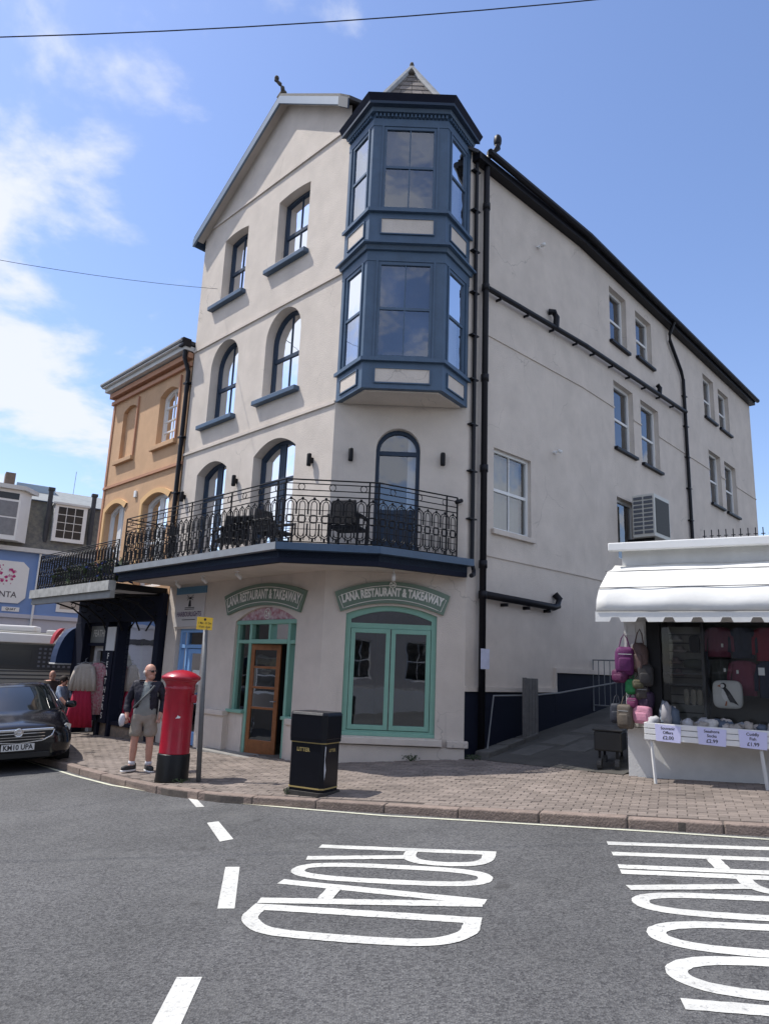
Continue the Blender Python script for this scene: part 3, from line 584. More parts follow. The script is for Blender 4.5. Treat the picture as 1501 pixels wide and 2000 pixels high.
for z0, z1 in ((7.06, 9.02), (10.05, 12.0)):
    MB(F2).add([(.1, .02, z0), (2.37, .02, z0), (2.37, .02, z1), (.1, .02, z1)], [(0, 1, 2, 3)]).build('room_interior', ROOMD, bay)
# turret roof with slates, lead hips, finial
g0 = [(.08, 0), (.40, .58), (2.02, .58), (2.38, 0)]; APX = (1.2, -.05, 14.02); ztur = 12.43
tp = MB(F2); base = [(p[0], p[1], ztur) for p in g0]; tp.add(base+[APX], [(0, 1, 4), (1, 2, 4), (2, 3, 4), (3, 0, 4), (0, 1, 2, 3)]); tur = tp.build('turret_roof', DSLATE, cb)
for i in range(3):
    a, b = Vector(base[i]), Vector(base[i+1]); ap = Vector(APX); nrm = (b-a).cross(ap-a).normalized()
    if nrm.z < 0: nrm = -nrm
    rows = 10
    for r in range(rows):
        t0, t1 = r/rows, (r+1.25)/rows; l0, l1 = a+(ap-a)*t0, b+(ap-b)*t0; m0, m1 = a+(ap-a)*min(t1, 1), b+(ap-b)*min(t1, 1)
        cnt = max(1, round((l1-l0).length/.26)); off = .5 if r % 2 else 0
        for k in range(cnt+(1 if off else 0)):
            u0 = max(0, (k-off)/cnt); u1 = min(1, (k+1-off)/cnt)
            if u1-u0 < .05: continue
            u0 += .012/max(.2, (l1-l0).length); c = nrm*.022; c2 = nrm*.008; th = nrm*.012
            q = [l0.lerp(l1, u0)+c, l0.lerp(l1, u1)+c, m0.lerp(m1, u1)+c2, m0.lerp(m1, u0)+c2]
            MB(F2).add([p for p in q]+[p-th for p in q], [(0, 1, 2, 3), (4, 5, 6, 7), (0, 1, 5, 4), (1, 2, 6, 5), (2, 3, 7, 6), (3, 0, 4, 7)]).build('slate', SLATE, tur)
for i in range(4): MB(F2).tube([Vector(base[i])+Vector((0, 0, .03)), Vector(APX)+Vector((0, 0, .02))], .075 if i in (1, 2) else .06, 8).build('hip_lead', LEAD, tur)
mb = MB(F2); mb.lathe([(.17, -.22), (.10, -.05), (.05, .02), (.03, .08), (.05, .12), (.035, .17), (.0, .2)], 10, APX); mb.build('finial', mat('terracotta_dark', (.1, .085, .07)), tur, smooth=True)
# ---------------------------------------------------------------- balcony
bl = F1((5.56, 1.28, 0)); c1 = Vector((-1.70, 11.58, 0)); c2 = Vector((-.06, 11.63, 0)); br = Vector((1.50, 12.58, 0)); wl = F1((5.56, .0, 0))
def inset(p, k): return p
pl = [wl, bl, c1, c2, br, B, A]
balc = MB().plan([(p.x, p.y) for p in pl], 3.40, 3.60).build('balcony', BLUED, cb)
cen = Vector((-1.2, 12.9, 0))
MB().plan([(p.x, p.y) for p in (wl-o1*-.002, F1((5.5, 1.18, 0)), Vector((-1.66, 11.70, 0)), Vector((-.1, 11.75, 0)), Vector((1.36, 12.62, 0)), B+Vector((0, -.002, 0)), A+Vector((0, -.003, 0)))], 3.36, 3.399).build('balcony_soffit', CREAM, balc)
segs = [(bl, c1), (c1, c2), (c2, br)]
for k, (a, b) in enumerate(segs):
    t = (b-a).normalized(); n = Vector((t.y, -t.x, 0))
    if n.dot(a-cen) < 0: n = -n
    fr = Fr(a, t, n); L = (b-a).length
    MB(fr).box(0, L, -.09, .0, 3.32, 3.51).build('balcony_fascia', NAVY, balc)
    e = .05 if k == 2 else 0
    MB(fr).box(-.04, L+.03+e, -.08, .10, 3.52, 3.535).box(-.04, L+.03+e, .075, .10, 3.5351, 3.64).box(-.04, L+.03+e, -.08, .0749, 3.5352, 3.60).build('balcony_gutter', BLUE if k else mat('gutter_sunlit', (.30, .32, .34), .5, .2, 5), balc)  # front run is a lighter copy, sunlight put into its colour
    MB(fr).box(-.02, L+.02, -.09, -.02, 3.601, 3.63).build('edge_strip', BLUE, balc)
# ironwork module, shared by every panel
def iron_module(P, H, name):
    mb = MB(); r = .0085; n = 5
    def arch(x0, x1, z0, z1, up=1, k=7):
        c = (x0+x1)/2; h = (x1-x0)/2
        return [(c-h*math.cos(math.pi*i/k), 0, z0+(z1-z0)*math.sin(math.pi*i/k)**.75*up) for i in range(k+1)]
    mb.tube([(0, 0, H*.80)]+arch(.0, P, H*.80, H*.955)+[(P, 0, H*.80)], r*1.15, n)
    mb.tube([(P*.25, 0, H*.06)]+[(P*.25, 0, H*.8)]+arch(P*.25, P*.75, H*.8, H*.91)[1:-1]+[(P*.75, 0, H*.8), (P*.75, 0, H*.06)], r, n)
    mb.tube([(0, 0, H*.24)]+arch(0, P, H*.24, H*.10, 1)[1:-1]+[(P, 0, H*.24)], r*1.15, n)
    mb.tube([(P*.25+.0, 0, H*.26)]+arch(P*.25, P*.75, H*.26, H*.14)[1:-1]+[(P*.75, 0, H*.26)], r, n)
    mb.tube([(P*.5+P*.36*math.cos(2*math.pi*i/10), 0, H*.52+P*.36*math.sin(2*math.pi*i/10)) for i in range(10)], r*1.15, n, closed=True)
    for z in (H*.455, H*.585, H*.30, H*.72): mb.tube([(0, 0, z), (P, 0, z)], r*.8, 4)
    for z0, z1 in ((H*.62, H*.82), (H*.2, H*.42)): mb.tube([(0, 0, z0), (0, 0, z1)], r*1.7, n); mb.blob((0, 0, (z0+z1)/2), (.015, .015, .03), .9, 6, 4)
    mb.blob((P*.5, 0, H*.965), (.024, .014, .03), .9, 6, 4); mb.blob((P*.5, 0, H*.07), (.02, .014, .03), .9, 6, 4)
    me = bpy.data.meshes.new(name); me.from_pydata([tuple(v) for v in mb.v], [], mb.q); me.materials.append(BLACK); return me
mod = iron_module(.192, .78, 'ironwork_panel')
def railing(par, a, b, z, modme, P, H, toprails, posts=True, rings=True):
    t = (b-a).normalized(); L = (b-a).length; k = max(1, round(L/P)); sc = L/k/P; n = Vector((-t.y, t.x, 0)); ro = rootloc(par)
    for i in range(k):
        o = bpy.data.objects.new(modme.name, modme); COL.objects.link(o); o.parent = par
        mm = Matrix((t*sc, n, Vector((0, 0, 1)))).transposed().to_4x4(); mm.translation = a+t*(P*sc*i)+Vector((0, 0, z))-ro; o.matrix_local = mm
    fr = Fr(a, t, n); mb = MB(fr)
    mb.tube([(0, 0, z+.02), (L, 0, z+.02)], .011, 4); mb.tube([(0, 0, z+H), (L, 0, z+H)], .013, 4)
    for h in toprails: mb.tube([(0, 0, z+h), (L, 0, z+h)], .013 if h == max(toprails) else .009, 6)
    if rings and len(toprails) > 1:
        h0, h1 = H, toprails[-2]; rr = (toprails[1]-toprails[0])/2; m = round(L/.5)
        for i in range(m):
            c = (i+.5)*L/m; mb.tube([(c+rr*math.cos(2*math.pi*q/10), 0, z+(toprails[0]+toprails[1])/2+rr*math.sin(2*math.pi*q/10)) for q in range(10)], .008, 4, closed=True)
    for i in range(int(L/1.4)+2 if posts else 2):
        c = min(L, i*1.4) if posts else (0, L)[i]; mb.tube([(c, 0, z-.05), (c, 0, z+(max(toprails) if toprails else H))], .016, 6)
    mb.build('railing_frame', BLACK, par)
off = .06
ra0 = F1((5.52, 1.24, 0)); ra1 = Vector((-1.66, 11.63, 0)); ra2 = Vector((-.10, 11.68, 0)); ra3 = Vector((1.30, 12.52, 0))
for a, b in ((ra0, ra1), (ra1, ra2), (ra2, ra3)): railing(balc, a, b, 3.66, mod, .192, .80, (.90, 1.01, 1.08))
fr_end = (ra0, F1((5.52, .05, 0))); railing(balc, *fr_end, 3.66, mod, .192, .80, (.90, 1.01, 1.08))
# spotlights under the balcony
for s, o in ((4.3, .55), (2.9, .75), (1.6, .8)):
    mb = MB(F1); mb.lathe([(.05, 3.345), (.05, 3.36)], 10, (s, o, 0)); mb.tube([(s, o, 3.345), (s, o, 3.29)], .012, 6); mb.tube([(s+.03, o, 3.31), (s-.05, o-.07, 3.22)], .035, 8); mb.build('spotlight', WHITE, balc, smooth=True)
for s, o in ((1.2, .55),):
    mb = MB(F2); mb.tube([(s, o, 3.36), (s, o, 3.26)], .012, 6); mb.tube([(s, o, 3.28), (s, o-.02, 3.16)], .035, 8); mb.build('spotlight', WHITE, balc, smooth=True)
# ---------------------------------------------------------------- ground-floor joinery
# green restaurant entrance on the front
ent = MB(F1).box(2.66, 2.74, -.2, -.06, .76, 2.5).box(2.2, 2.28, -.2, -.04, -.1, 2.5).box(.96, 1.04, -.2, -.04, -.1, 2.5).box(.74, .82, -.2, -.06, .76, 2.5).box(.82, .96, -.19, -.05, 2.07, 2.14).box(1.04, 2.2, -.2, -.03, 2.07, 2.15).box(2.28, 2.66, -.19, -.05, 2.07, 2.14).box(.74, 2.74, -.2, -.03, 2.44, 2.52).box(1.6, 1.66, -.18, -.05, 2.15, 2.44).build('entrance_frame', GREEN, cb, bevel=.006)
for s0, s1, z0, z1 in ((2.28, 2.66, .8, 2.07), (.82, .96, .8, 2.07), (2.28, 2.66, 2.14, 2.44), (.82, .96, 2.14, 2.44), (1.04, 1.6, 2.15, 2.44), (1.66, 2.2, 2.15, 2.44)):
    MB(F1).add([(s0, -.13, z0), (s1, -.13, z0), (s1, -.13, z1), (s0, -.13, z1)], [(0, 1, 2, 3)]).build('pane', GLASSD, ent)
MB(F1).box(2.26, 2.80, -.2, .04, .74, .80).box(.70, 1.0, -.2, .04, .72, .78).build('green_sill', GREEN, ent, bevel=.008)
MB(F1).box(2.28, 2.74, -.2, -.02, -.2, .735).build('stall_riser', CREAM, ent); MB(F1).box(.74, .96, -.2, -.02, -.2, .715).build('stall_riser', CREAM, ent)
df = Fr(F1((2.2, -.06, 0)), (d1*-math.cos(R(14))-o1*math.sin(R(14))), (o1*math.cos(R(14))-d1*math.sin(R(14))))
dr = MB(df).box(0, .09, -.04, .0, .03, 2.06).box(.64, .74, -.04, 0, .03, 2.06).box(.09, .64, -.04, 0, .03, .28).box(.09, .64, -.04, 0, 1.95, 2.06).box(.09, .64, -.037, -.003, .84, .885).box(.09, .64, -.037, -.003, 1.22, 1.265).box(.09, .64, -.037, -.003, 1.6, 1.645).build('door', WOOD, cb, bevel=.006)
for z0, z1 in ((.28, .84), (.885, 1.22), (1.265, 1.6), (1.645, 1.95)): MB(df).add([(.09, -.02, z0), (.64, -.02, z0), (.64, -.02, z1), (.09, -.02, z1)], [(0, 1, 2, 3)]).build('pane', GLASSD, dr)
MB(df).tube([(.69, .0, 1.0), (.69, .05, 1.0), (.6, .05, 1.0)], .01, 6).build('handle', LEAD, dr)
mb = MB(F1); b = (.6, 2.9, -.14, 2.8); vs = [(a, y, c) for y in (-.282, -3.2) for a, c in ((b[0], b[2]), (b[1], b[2]), (b[1], b[3]), (b[0], b[3]))]
mb.add(vs, [(0, 1, 5, 4), (1, 2, 6, 5), (2, 3, 7, 6), (3, 0, 4, 7), (4, 5, 6, 7)]).build('room_interior', ROOM, ent)
MB(F1).box(.7, 1.5, -2.2, -1.9, 0, .75).build('counter', ROOMD, ent)
MB(F1).box(.2, 3.25, -.25, .34, -.5, .03).build('door_step', STONE, cb, bevel=.02)
MUR = mat('mural', (.30, .045, .07), .6, 0, 11, col2=(.62, .55, .56))
tym = [(2.72, 2.525), (.76, 2.525)]+[(1.74-.98*math.cos(math.pi*k/12), 2.53+.235*math.sin(math.pi*k/12)) for k in range(13)]
MB(F1).prism(tym, -.12, -.06).build('mural_panel', MUR, ent)
mb = MB(F1); mb.tube([(1.74+.10*math.cos(2*math.pi*k/14), -.05, 2.64+.10*math.sin(2*math.pi*k/14)) for k in range(14)], .008, 5, closed=True)
lettering(mb, '24', .14, lambda x, y: (1.74-x, -.05, 2.64+y), .004); mb.build('lettering', LETTER, ent)
# plinths of the piers
for s0, s1 in ((2.76, 3.66), (-.06, .72)):
    MB(F1).box(s0, s1, 0, .10, -.5, .66).build('pier_plinth', CREAM, cb); MB(F1).box(s0-.02, s1+.03, 0, .14, .66, .76).build('plinth_cap', CREAM, cb, bevel=.012)
MB(F2).box(.02, 2.50, 0, .09, -.3, .42).build('pier_plinth', CREAM, cb)
MB(F2).box(.3, 2.12, 0, .16, .44, .55).build('sill', CREAM, cb, bevel=.012)
MB(F2).box(2.2, 2.56, 0, .13, .43, .54).build('plinth_cap', CREAM, cb, bevel=.012)
# restaurant window on the splayed corner
sw = window(cb, F2, SHOPW, -.17, .09, m=GREEN, room=ROOMD, rdep=1.6, gm=GLASSD, rails=(2.42,), rail=.045, name='shop_window', depth=.1)
mb = MB(F2); 
for a0, a1 in ((.50, 1.19), (1.21, 1.90)): mb.ring(rectg(a0, a1, .66, 2.37)(0), rectg(a0, a1, .66, 2.37)(.075), -.15, -.06)
mb.build('casement_frame', GREEN, sw, bevel=.005)
MB(F2).box(.36, 2.04, -.15, -.02, .56, .62).build('green_sill', GREEN, sw, bevel=.006)
# light blue door under the lodging sign
bd = MB(F1).box(5.0, 5.08, -.2, -.1, -.1, 2.38).box(4.74, 4.8, -.2, -.1, -.1, 2.38).box(3.96, 4.03, -.2, -.1, -.1, 2.38).box(4.03, 5.0, -.2, -.09, 2.3, 2.38).box(4.03, 4.74, -.199, -.09, 1.96, 2.04).box(4.8, 5.0, -.199, -.09, 1.96, 2.04).build('door_frame', LBLUE, cb, bevel=.006)
for q in ((4.03, 4.74, 2.04, 2.3), (4.8, 5.0, 2.04, 2.3), (4.8, 5.0, 0, 1.96)): MB(F1).add([(q[0], -.15, q[2]), (q[1], -.15, q[2]), (q[1], -.15, q[3]), (q[0], -.15, q[3])], [(0, 1, 2, 3)]).build('pane', GLASSD, bd)
bdd = MB(F1).box(4.62, 4.74, -.2, -.13, -.05, 1.95).box(4.03, 4.13, -.2, -.13, -.05, 1.95).box(4.13, 4.62, -.2, -.13, 1.85, 1.95).box(4.13, 4.62, -.2, -.13, .82, .95).box(4.13, 4.62, -.2, -.13, -.05, .22).build('door', LBLUE, cb, bevel=.006)
for z0, z1 in ((.22, .82), (.95, 1.85)): MB(F1).add([(4.13, -.16, z0), (4.62, -.16, z0), (4.62, -.16, z1), (4.13, -.16, z1)], [(0, 1, 2, 3)]).build('pane', GLASSD, bdd)
MB(F1).box(4.2, 4.5, -.155, -.15, 1.2, 1.5).build('door_notice', WHITE, bdd)
mb = MB(F1); b = (3.9, 5.12, -.14, 2.4); vs = [(a, y, c) for y in (-.282, -2) for a, c in ((b[0], b[2]), (b[1], b[2]), (b[1], b[3]), (b[0], b[3]))]
mb.add(vs, [(0, 1, 5, 4), (1, 2, 6, 5), (2, 3, 7, 6), (3, 0, 4, 7), (4, 5, 6, 7)]).build('room_interior', ROOMD, bd)
# ---------------------------------------------------------------- arched restaurant signs
def arch_sign(fr, sc, half, zo, zi, sgn, label, emblem):
    n = 24; po = []; pi = []; lo = []; li = []
    for k in range(n+1):
        u = -1+2*k/n; f = 1-u*u
        po.append((sc+half*u, zo[0]+(zo[1]-zo[0])*f)); pi.append((sc+half*.885*u, zi[0]+(zi[1]-zi[0])*f))
        lo.append((sc+(half-.075)*u, .063, po[-1][1]-.075)); li.append((sc+(half*.885-.05)*u, .063, pi[-1][1]+.06))
    root = thing('shop_sign', label, 'sign', tuple(fr((sc, 0, zi[0]))), 'green arched restaurant signs')
    mb = MB(fr); m = n+1
    vs = [(p[0], b, p[1]) for b in (.0, .055) for p in po+pi]; fs = []
    for k in range(n): fs += [(k, k+1, m+k+1, m+k), (2*m+k, 2*m+k+1, 3*m+k+1, 3*m+k), (k, k+1, 2*m+k+1, 2*m+k), (m+k, m+k+1, 3*m+k+1, 3*m+k)]
    fs += [(0, m, 3*m, 2*m), (n, m+n, 3*m+n, 2*m+n)]; mb.add(vs, fs).build('sign_board', SIGNG, root)
    MB(fr).tube(lo+li[::-1], .008, 4, closed=True).build('border_line', LETTER, root)
    zc = (zo[0]+zi[0])/2; zr_ = ((zo[1]-zo[0])+(zi[1]-zi[0]))/2
    def place(x, y):
        u = x/half; s = sc+sgn*x; sl = -2*u*zr_/half; return (s-sgn*sl*y*.75, .066, zc+zr_*(1-u*u)-.005+y)
    mb = MB(fr); lettering(mb, 'LANA RESTAURANT & TAKEAWAY', .245 if half > 1.2 else .195, place, .010, width=.62 if half > 1.2 else .58)
    mb.build('lettering', LETTER, root)
    if emblem:
        mb = MB(fr); mb.tube([(sc+.055*math.cos(2*math.pi*k/12), .07, zo[1]-.06+.055*math.sin(2*math.pi*k/12)) for k in range(12)], .009, 5, closed=True); lettering(mb, '24', .075, lambda x, y: (sc+sgn*x, .07, zo[1]-.06+y), .003); mb.build('emblem', LETTER, root)
    return root
arch_sign(F1, 1.81, 1.34, (3.02, 3.22), (2.63, 2.80), -1, 'green arched restaurant sign over the open wooden door', False)
arch_sign(F2, 1.20, 1.02, (2.98, 3.20), (2.64, 2.82), 1, 'green arched restaurant sign with round 24 emblem over the wide shop window', True)
# lodging sign with lighthouse
hs = thing('lodging_sign', 'pale lodging sign with a black lighthouse above the light blue door', 'sign', tuple(F1((4.56, 0, 2.42))))
MB(F1).box(3.94, 5.2, 0, .03, 2.42, 3.14).build('sign_board', mat('sign_cream', (.55, .52, .50), .6), hs); MB(F1).box(3.94, 5.2, 0, .032, 3.141, 3.30).build('sign_band', mat('teal_band', (.10, .22, .33), .6), hs)
INK = mat('dark_ink', (.02, .018, .02), .6); PURP = mat('purple_ink', (.10, .05, .12), .6)
mb = MB(F1); cs = 4.57
for a, b_ in (((-.05, 2.84), (.035, 3.02)),): pass
mb.prism([(cs-.06, 2.86), (cs+.06, 2.86), (cs+.03, 3.0), (cs-.03, 3.0)], .031, .036); mb.prism([(cs-.04, 3.02), (cs+.04, 3.02), (cs+.03, 3.07), (cs-.03, 3.07)], .031, .036)
for dx, dz in ((.14, .035), (.15, .0), (.13, -.035)):
    for sg in (-1, 1): mb.prism([(cs+sg*.05, 3.05+dz*.3), (cs+sg*(dx), 3.05+dz*1.6), (cs+sg*(dx), 3.058+dz*1.6), (cs+sg*.05, 3.062+dz*.3)], .033, .037)
mb.build('lighthouse', INK, hs)
for z, hw in ((2.83, .2), (2.795, .2), (2.565, .28)): MB(F1).box(cs-hw, cs+hw, .031, .035, z, z+.014).build('printed_line', INK, hs)
mb = MB(F1); lettering(mb, 'HARBOURLIGHTS', .15, lambda x, y: (cs-x, .035, 2.69+y), .002, width=.86); mb.build('lettering', PURP, hs)
# wall lamps beside the balcony doors
def wall_lamp(fr, s, z, label):
    r = thing('wall_lamp', label, 'lamp', tuple(fr((s, 0, z))), 'up and down wall lamps above the balcony')
    MB(fr).box(s-.03, s+.03, 0, .05, z-.05, z+.05).build('bracket', BLACK, r); MB(fr).lathe([(.04, z-.12), (.045, z-.1), (.045, z+.1), (.04, z+.12)], 12, (s, .085, 0)).build('lamp_body', BLACK, r, smooth=True)
wall_lamp(F1, .58, 5.5, 'black wall lamp on the sunlit front next to the building corner'); wall_lamp(F1, 3.14, 5.5, 'black wall lamp between the two arched balcony doors'); wall_lamp(F1, 5.32, 5.46, 'black wall lamp beside the orange house downpipe')
wall_lamp(F2, .34, 5.5, 'black wall lamp on the shaded corner wall next to the building corner'); wall_lamp(F2, 2.03, 5.48, 'black wall lamp between the round-headed balcony door and the downpipes')
def cctv(fr, s, z, label, m):
    r = thing('security_camera', label, 'camera', tuple(fr((s, 0, z)))); MB(fr).lathe([(.05, 0), (.05, .03)], 10, (s, .0, z)).box(s-.02, s+.02, 0, .06, z-.02, z+.04).build('mount', WHITE, r); MB(fr).tube([(s+.02, .1, z+.03), (s-.08, .22, z-.03)], .04, 10).build('camera_body', m, r, smooth=True)
cctv(F3, 2.85, 6.33, 'small white security camera on the tall side wall', WHITE); cctv(F2, 2.36, 4.68, 'small dark security camera beside the balcony end', PIPE); cctv(F3, 2.3, 10.95, 'small white camera under the long side eave', WHITE)
# balcony furniture
RAT = mat('dark_rattan', (.018, .018, .024), .7, .4, 60, .4, 120)
def garden_chair(fr, label):
    r = thing('balcony_chair', label, 'chair', tuple(fr((0, 0, 0))), 'dark chairs on the balcony')
    MB(fr).box(-.26, .26, -.26, .24, .38, .44).build('seat', RAT, r, bevel=.02); MB(fr).prism([(-.27, .44), (.27, .44), (.22, .86), (-.22, .86)], .22, .27).build('backrest', RAT, r, bevel=.02)
    for s in (-1, 1):
        MB(fr).box(s*.27-.03, s*.27+.03, -.26, .25, .58, .63).build('armrest', RAT, r, bevel=.01)
        for y in (-.24, .22): MB(fr).tube([(s*.25, y, 0), (s*.27, y, .6)], .022, 6).build('leg', RAT, r)
    return r
garden_chair(Fr(Vector((-.62, 12.1, 3.605)), Vector((.95, -.3, 0)), Vector((-.3, -.95, 0))), 'dark chair standing on the balcony at the building corner')
gt = thing('balcony_table', 'dark woven table on the balcony before the arched doors', 'table', tuple(F1((1.5, .62, 3.605)))); tf = F1.sub((1.5, .62, 3.605))
MB(tf).lathe([(.42, .70), (.44, .72), (.43, .74)], 20).build('tabletop', RAT, gt)
for k in range(4): MB(tf).tube([(.3*math.cos(k*1.57+.7), .3*math.sin(k*1.57+.7), 0), (.2*math.cos(k*1.57+.7), .2*math.sin(k*1.57+.7), .7)], .02, 6).build('leg', RAT, gt)
garden_chair(F1.sub((2.25, .6, 3.605), R(80)), 'dark chair at the woven balcony table, on the side of the orange house'); garden_chair(F1.sub((.8, .65, 3.605), R(-80)), 'dark chair at the woven balcony table, on the side of the building corner')
# overhead cables
CAB = mat('cable', (.02, .02, .03), .6)
mb = MB(); mb.tube([(x, 9.0, 11.16+.1255*(x+1.46)+.0049*(x+6.03)*(x+1.46)-.0226*(x+1.46)) for x in [-12+k*1.2 for k in range(21)]], .009, 5); tag(mb.build('overhead_cable', CAB, origin=(-12, 9, 10.7)), 'dark overhead cable crossing the sky above the roofs', 'cable')
p0 = F1((4.72, .02, 10.64)); mb = MB(); mb.tube([Vector((-13, 8.2, 8.3)).lerp(p0, k/16)+Vector((0, 0, -1.6*(k/16)*(1-k/16))) for k in range(17)], .007, 4); tag(mb.build('telephone_wire', CAB, origin=tuple(p0)), 'thin wire running to the cream front below a window sill', 'wire')
# ================================================================ ORANGE HOUSE
oh = thing('orange_house', 'orange rendered three-storey house with arched windows beside the cream building', 'building', tuple(F1((7.7, 0, -.3))))
o0, o1s = 5.60, 9.97
OW = [archg(6.2, 7.15, 7.05, 8.42, .16, True), archg(6.1, 7.45, 3.4, 5.58, .2, True), archg(8.5, 9.68, 3.4, 5.62, .2, True), archg(8.46, 9.3, 7.05, 8.48, .14, True)]
NICHE = OW[3]
wall('front_wall', F1, [(o0, 2.7), (o1s, 2.7), (o1s, 9.1), (o0, 9.1)], [g(0) for g in OW], ORANGE, oh, .22)
MB(F1).flat(NICHE(0), -.1).build('blind_window', ORANGE, oh)
window(oh, F1, OW[0], -.22, .08, rails=(7.45, 7.75, 8.12), bars=(6.67,), rail=.018, m=WHITE)
for g, c in ((OW[1], 6.77), (OW[2], 9.09)): window(oh, F1, g, -.22, .09, rails=(4.55,), bars=(c-.08, c, c+.08), rail=.03, bar=.035, m=WHITE, name='french_window')
for g, (a, b_, z) in ((OW[0], (6.02, 7.3, 7.0)), (NICHE, (8.34, 9.45, 7.0))):
    MB(F1).box(a, b_, -.2, .1, z-.06, z+.06).build('sill', ORANGE, oh, bevel=.012)
for a in (6.05, 8.35): MB(F1).box(a, a+.05, 0, .05, 7.06, 8.75).build('window_moulding', TERRA, oh)
for g in OW[1:3]:
    po = g(-.12)[1:]; pi = g(0)[1:]; mb = MB(F1); k = len(po); mb.add([(p[0], b_, p[1]) for b_ in (0, .04) for p in po+pi], [f for i in range(k-1) for f in ((i, i+1, k+i+1, k+i), (2*k+i, 2*k+i+1, 3*k+i+1, 3*k+i), (i, i+1, 2*k+i+1, 2*k+i), (k+i, k+i+1, 3*k+i+1, 3*k+i))])
    mb.build('window_surround', mat('pale_orange', (.72, .45, .21), .8), oh)
MB(F1).box(o0, o1s+.03, -.02, .05, 6.32, 6.39).build('string_course', TERRA, oh); MB(F1).box(o1s-.08, o1s+.02, -.2, .03, 2.7, 9.1).build('quoin_strip', TERRA, oh)
MB(F1).box(o0, o1s+.08, 0, .08, 8.86, 8.96).box(o0, o1s+.12, 0, .14, 9.06, 9.2).build('eaves_moulding', TERRA, oh)
mb = MB(F1); mb.box(o0, o1s+.22, -.05, .26, 9.24, 9.36).box(o0, o1s+.28, .22, .34, 9.362, 9.43); mb.build('eaves_fascia', WHITEW, oh); MB(F1).tube([(o0, .34, 9.46), (o1s+.3, .34, 9.46)], .055, 8).build('gutter', mat('grey_gutter', (.36, .37, .38), .6, .2, 6), oh)
MB(F1).prism([(o0, 9.4), (o1s+.3, 9.4), (o1s+.3, 9.5), (o0, 9.5)], -8, .35).build('roof', DSLATE, oh); MB(F1).box(o0, o1s, -8, -.01, 2.0, 9.3).add([], []).build('house_body', ORANGE, oh) if False else None
mb = MB(F1); mb.add([(o1s, 0, -1), (o1s, -8, -1), (o1s, -8, 9.3), (o1s, 0, 9.3)], [(0, 1, 2, 3)]); mb.add([(o1s, -8, -1), (o0, -8, -1), (o0, -8, 9.3), (o1s, -8, 9.3)], [(0, 1, 2, 3)]); mb.build('side_wall', ORANGE, oh)
mb = MB(F1); mb.box(5.56, 5.78, .12, .34, 9.32, 9.52); mb.tube([(5.68, .2, 9.35), (5.68, .2, 9.05), (5.64, .08, 8.7), (5.66, .07, 8.2), (5.66, .07, 3.6)], .055, 8)
for z in (8.4, 7.0, 5.6, 4.4): mb.box(5.56, 5.76, 0, .13, z-.02, z+.02)
mb.build('downpipe', PIPE, oh)
MB(F1).box(7.86, 7.98, 0, .05, 5.82, 6.0).build('alarm_box', WHITE, oh, bevel=.01)
# lower balcony and glazed shop canopy
ob = MB(F1).box(5.72, 10.45, .0, 1.25, 3.20, 3.32).build('balcony', BLACK, oh)
MB(F1).box(5.7, 10.55, 1.251, 1.42, 3.14, 3.36).build('balcony_gutter', mat('old_gutter', (.50, .50, .47), .8, .45, 5), ob); MB(F1).box(5.7, 10.5, 1.252, 1.36, 2.98, 3.139).build('balcony_fascia', mat('grey_fascia', (.34, .34, .32), .7, .2, 5), ob)
for i in range(5):
    s = 5.85+i*.92
    MB(F1).add([(s+.06, .12, 3.19), (s+.84, .12, 3.19), (s+.84, 1.1, 3.19), (s+.06, 1.1, 3.19)], [(0, 1, 2, 3)]).build('canopy_pane', WHITEW, ob)
    mb = MB(F1); mb.tube([(s, .05, 3.16), (s, 1.25, 3.05)], .028, 4); mb.tube([(s, .06, 2.35), (s, .2, 2.62), (s, .6, 2.9), (s, 1.15, 3.04)], .022, 5)
    for cc, rr in (((.32, 2.92), .10), ((.62, 3.0), .06), ((.14, 2.72), .05)): mb.tube([(s, cc[0]+rr*math.cos(k*.7), cc[1]+rr*math.sin(k*.7)) for k in range(9)], .012, 4)
    mb.build('scroll_bracket', BLACK, ob)
mod2 = iron_module(.17, .86, 'old_ironwork_panel')
railing(ob, F1((10.45, 1.28, 0)), F1((5.72, 1.28, 0)), 3.36, mod2, .17, .88, (.93,), posts=False, rings=False); railing(ob, F1((10.45, .05, 0)), F1((10.45, 1.28, 0)), 3.36, mod2, .17, .88, (.93,), posts=False, rings=False)
LEAF = mat('leaf', (.05, .085, .03), .7, .5, 14); PETAL = mat('blue_petal', (.06, .09, .30), .7)
def plant(P, rx, ry, h, n, label, cat='plant', petals=0, seed=1):
    rd = random.Random(seed); r = thing('balcony_plant' if cat == 'plant' else 'weed', label, cat, tuple(P)); mb = MB(); mp = MB()
    for k in range(n+petals):
        a = rd.uniform(0, 6.28); q = math.sqrt(rd.random()); c = Vector(P)+Vector((rx*q*math.cos(a), ry*q*math.sin(a), h*(.15+.85*rd.random()*(1-.4*q)))); s = h*rd.uniform(.09, .17)
        t = Vector((rd.uniform(-1, 1), rd.uniform(-1, 1), rd.uniform(-.3, 1))).normalized(); b_ = t.cross(Vector((rd.uniform(-1, 1), rd.uniform(-1, 1), .3))).normalized()
        (mp if k >= n else mb).add([c-t*s, c+b_*s*.45, c+t*s, c-b_*s*.45], [(0, 1, 2, 3)])
    for k in range(5): mb.tube([Vector(P), Vector(P)+Vector((rx*rd.uniform(-.6, .6), ry*rd.uniform(-.6, .6), h*.7))], .006, 4)
    mb.build('foliage', LEAF, r, kind='stuff')
    if petals: mp.build('flowers', PETAL, r, kind='stuff')
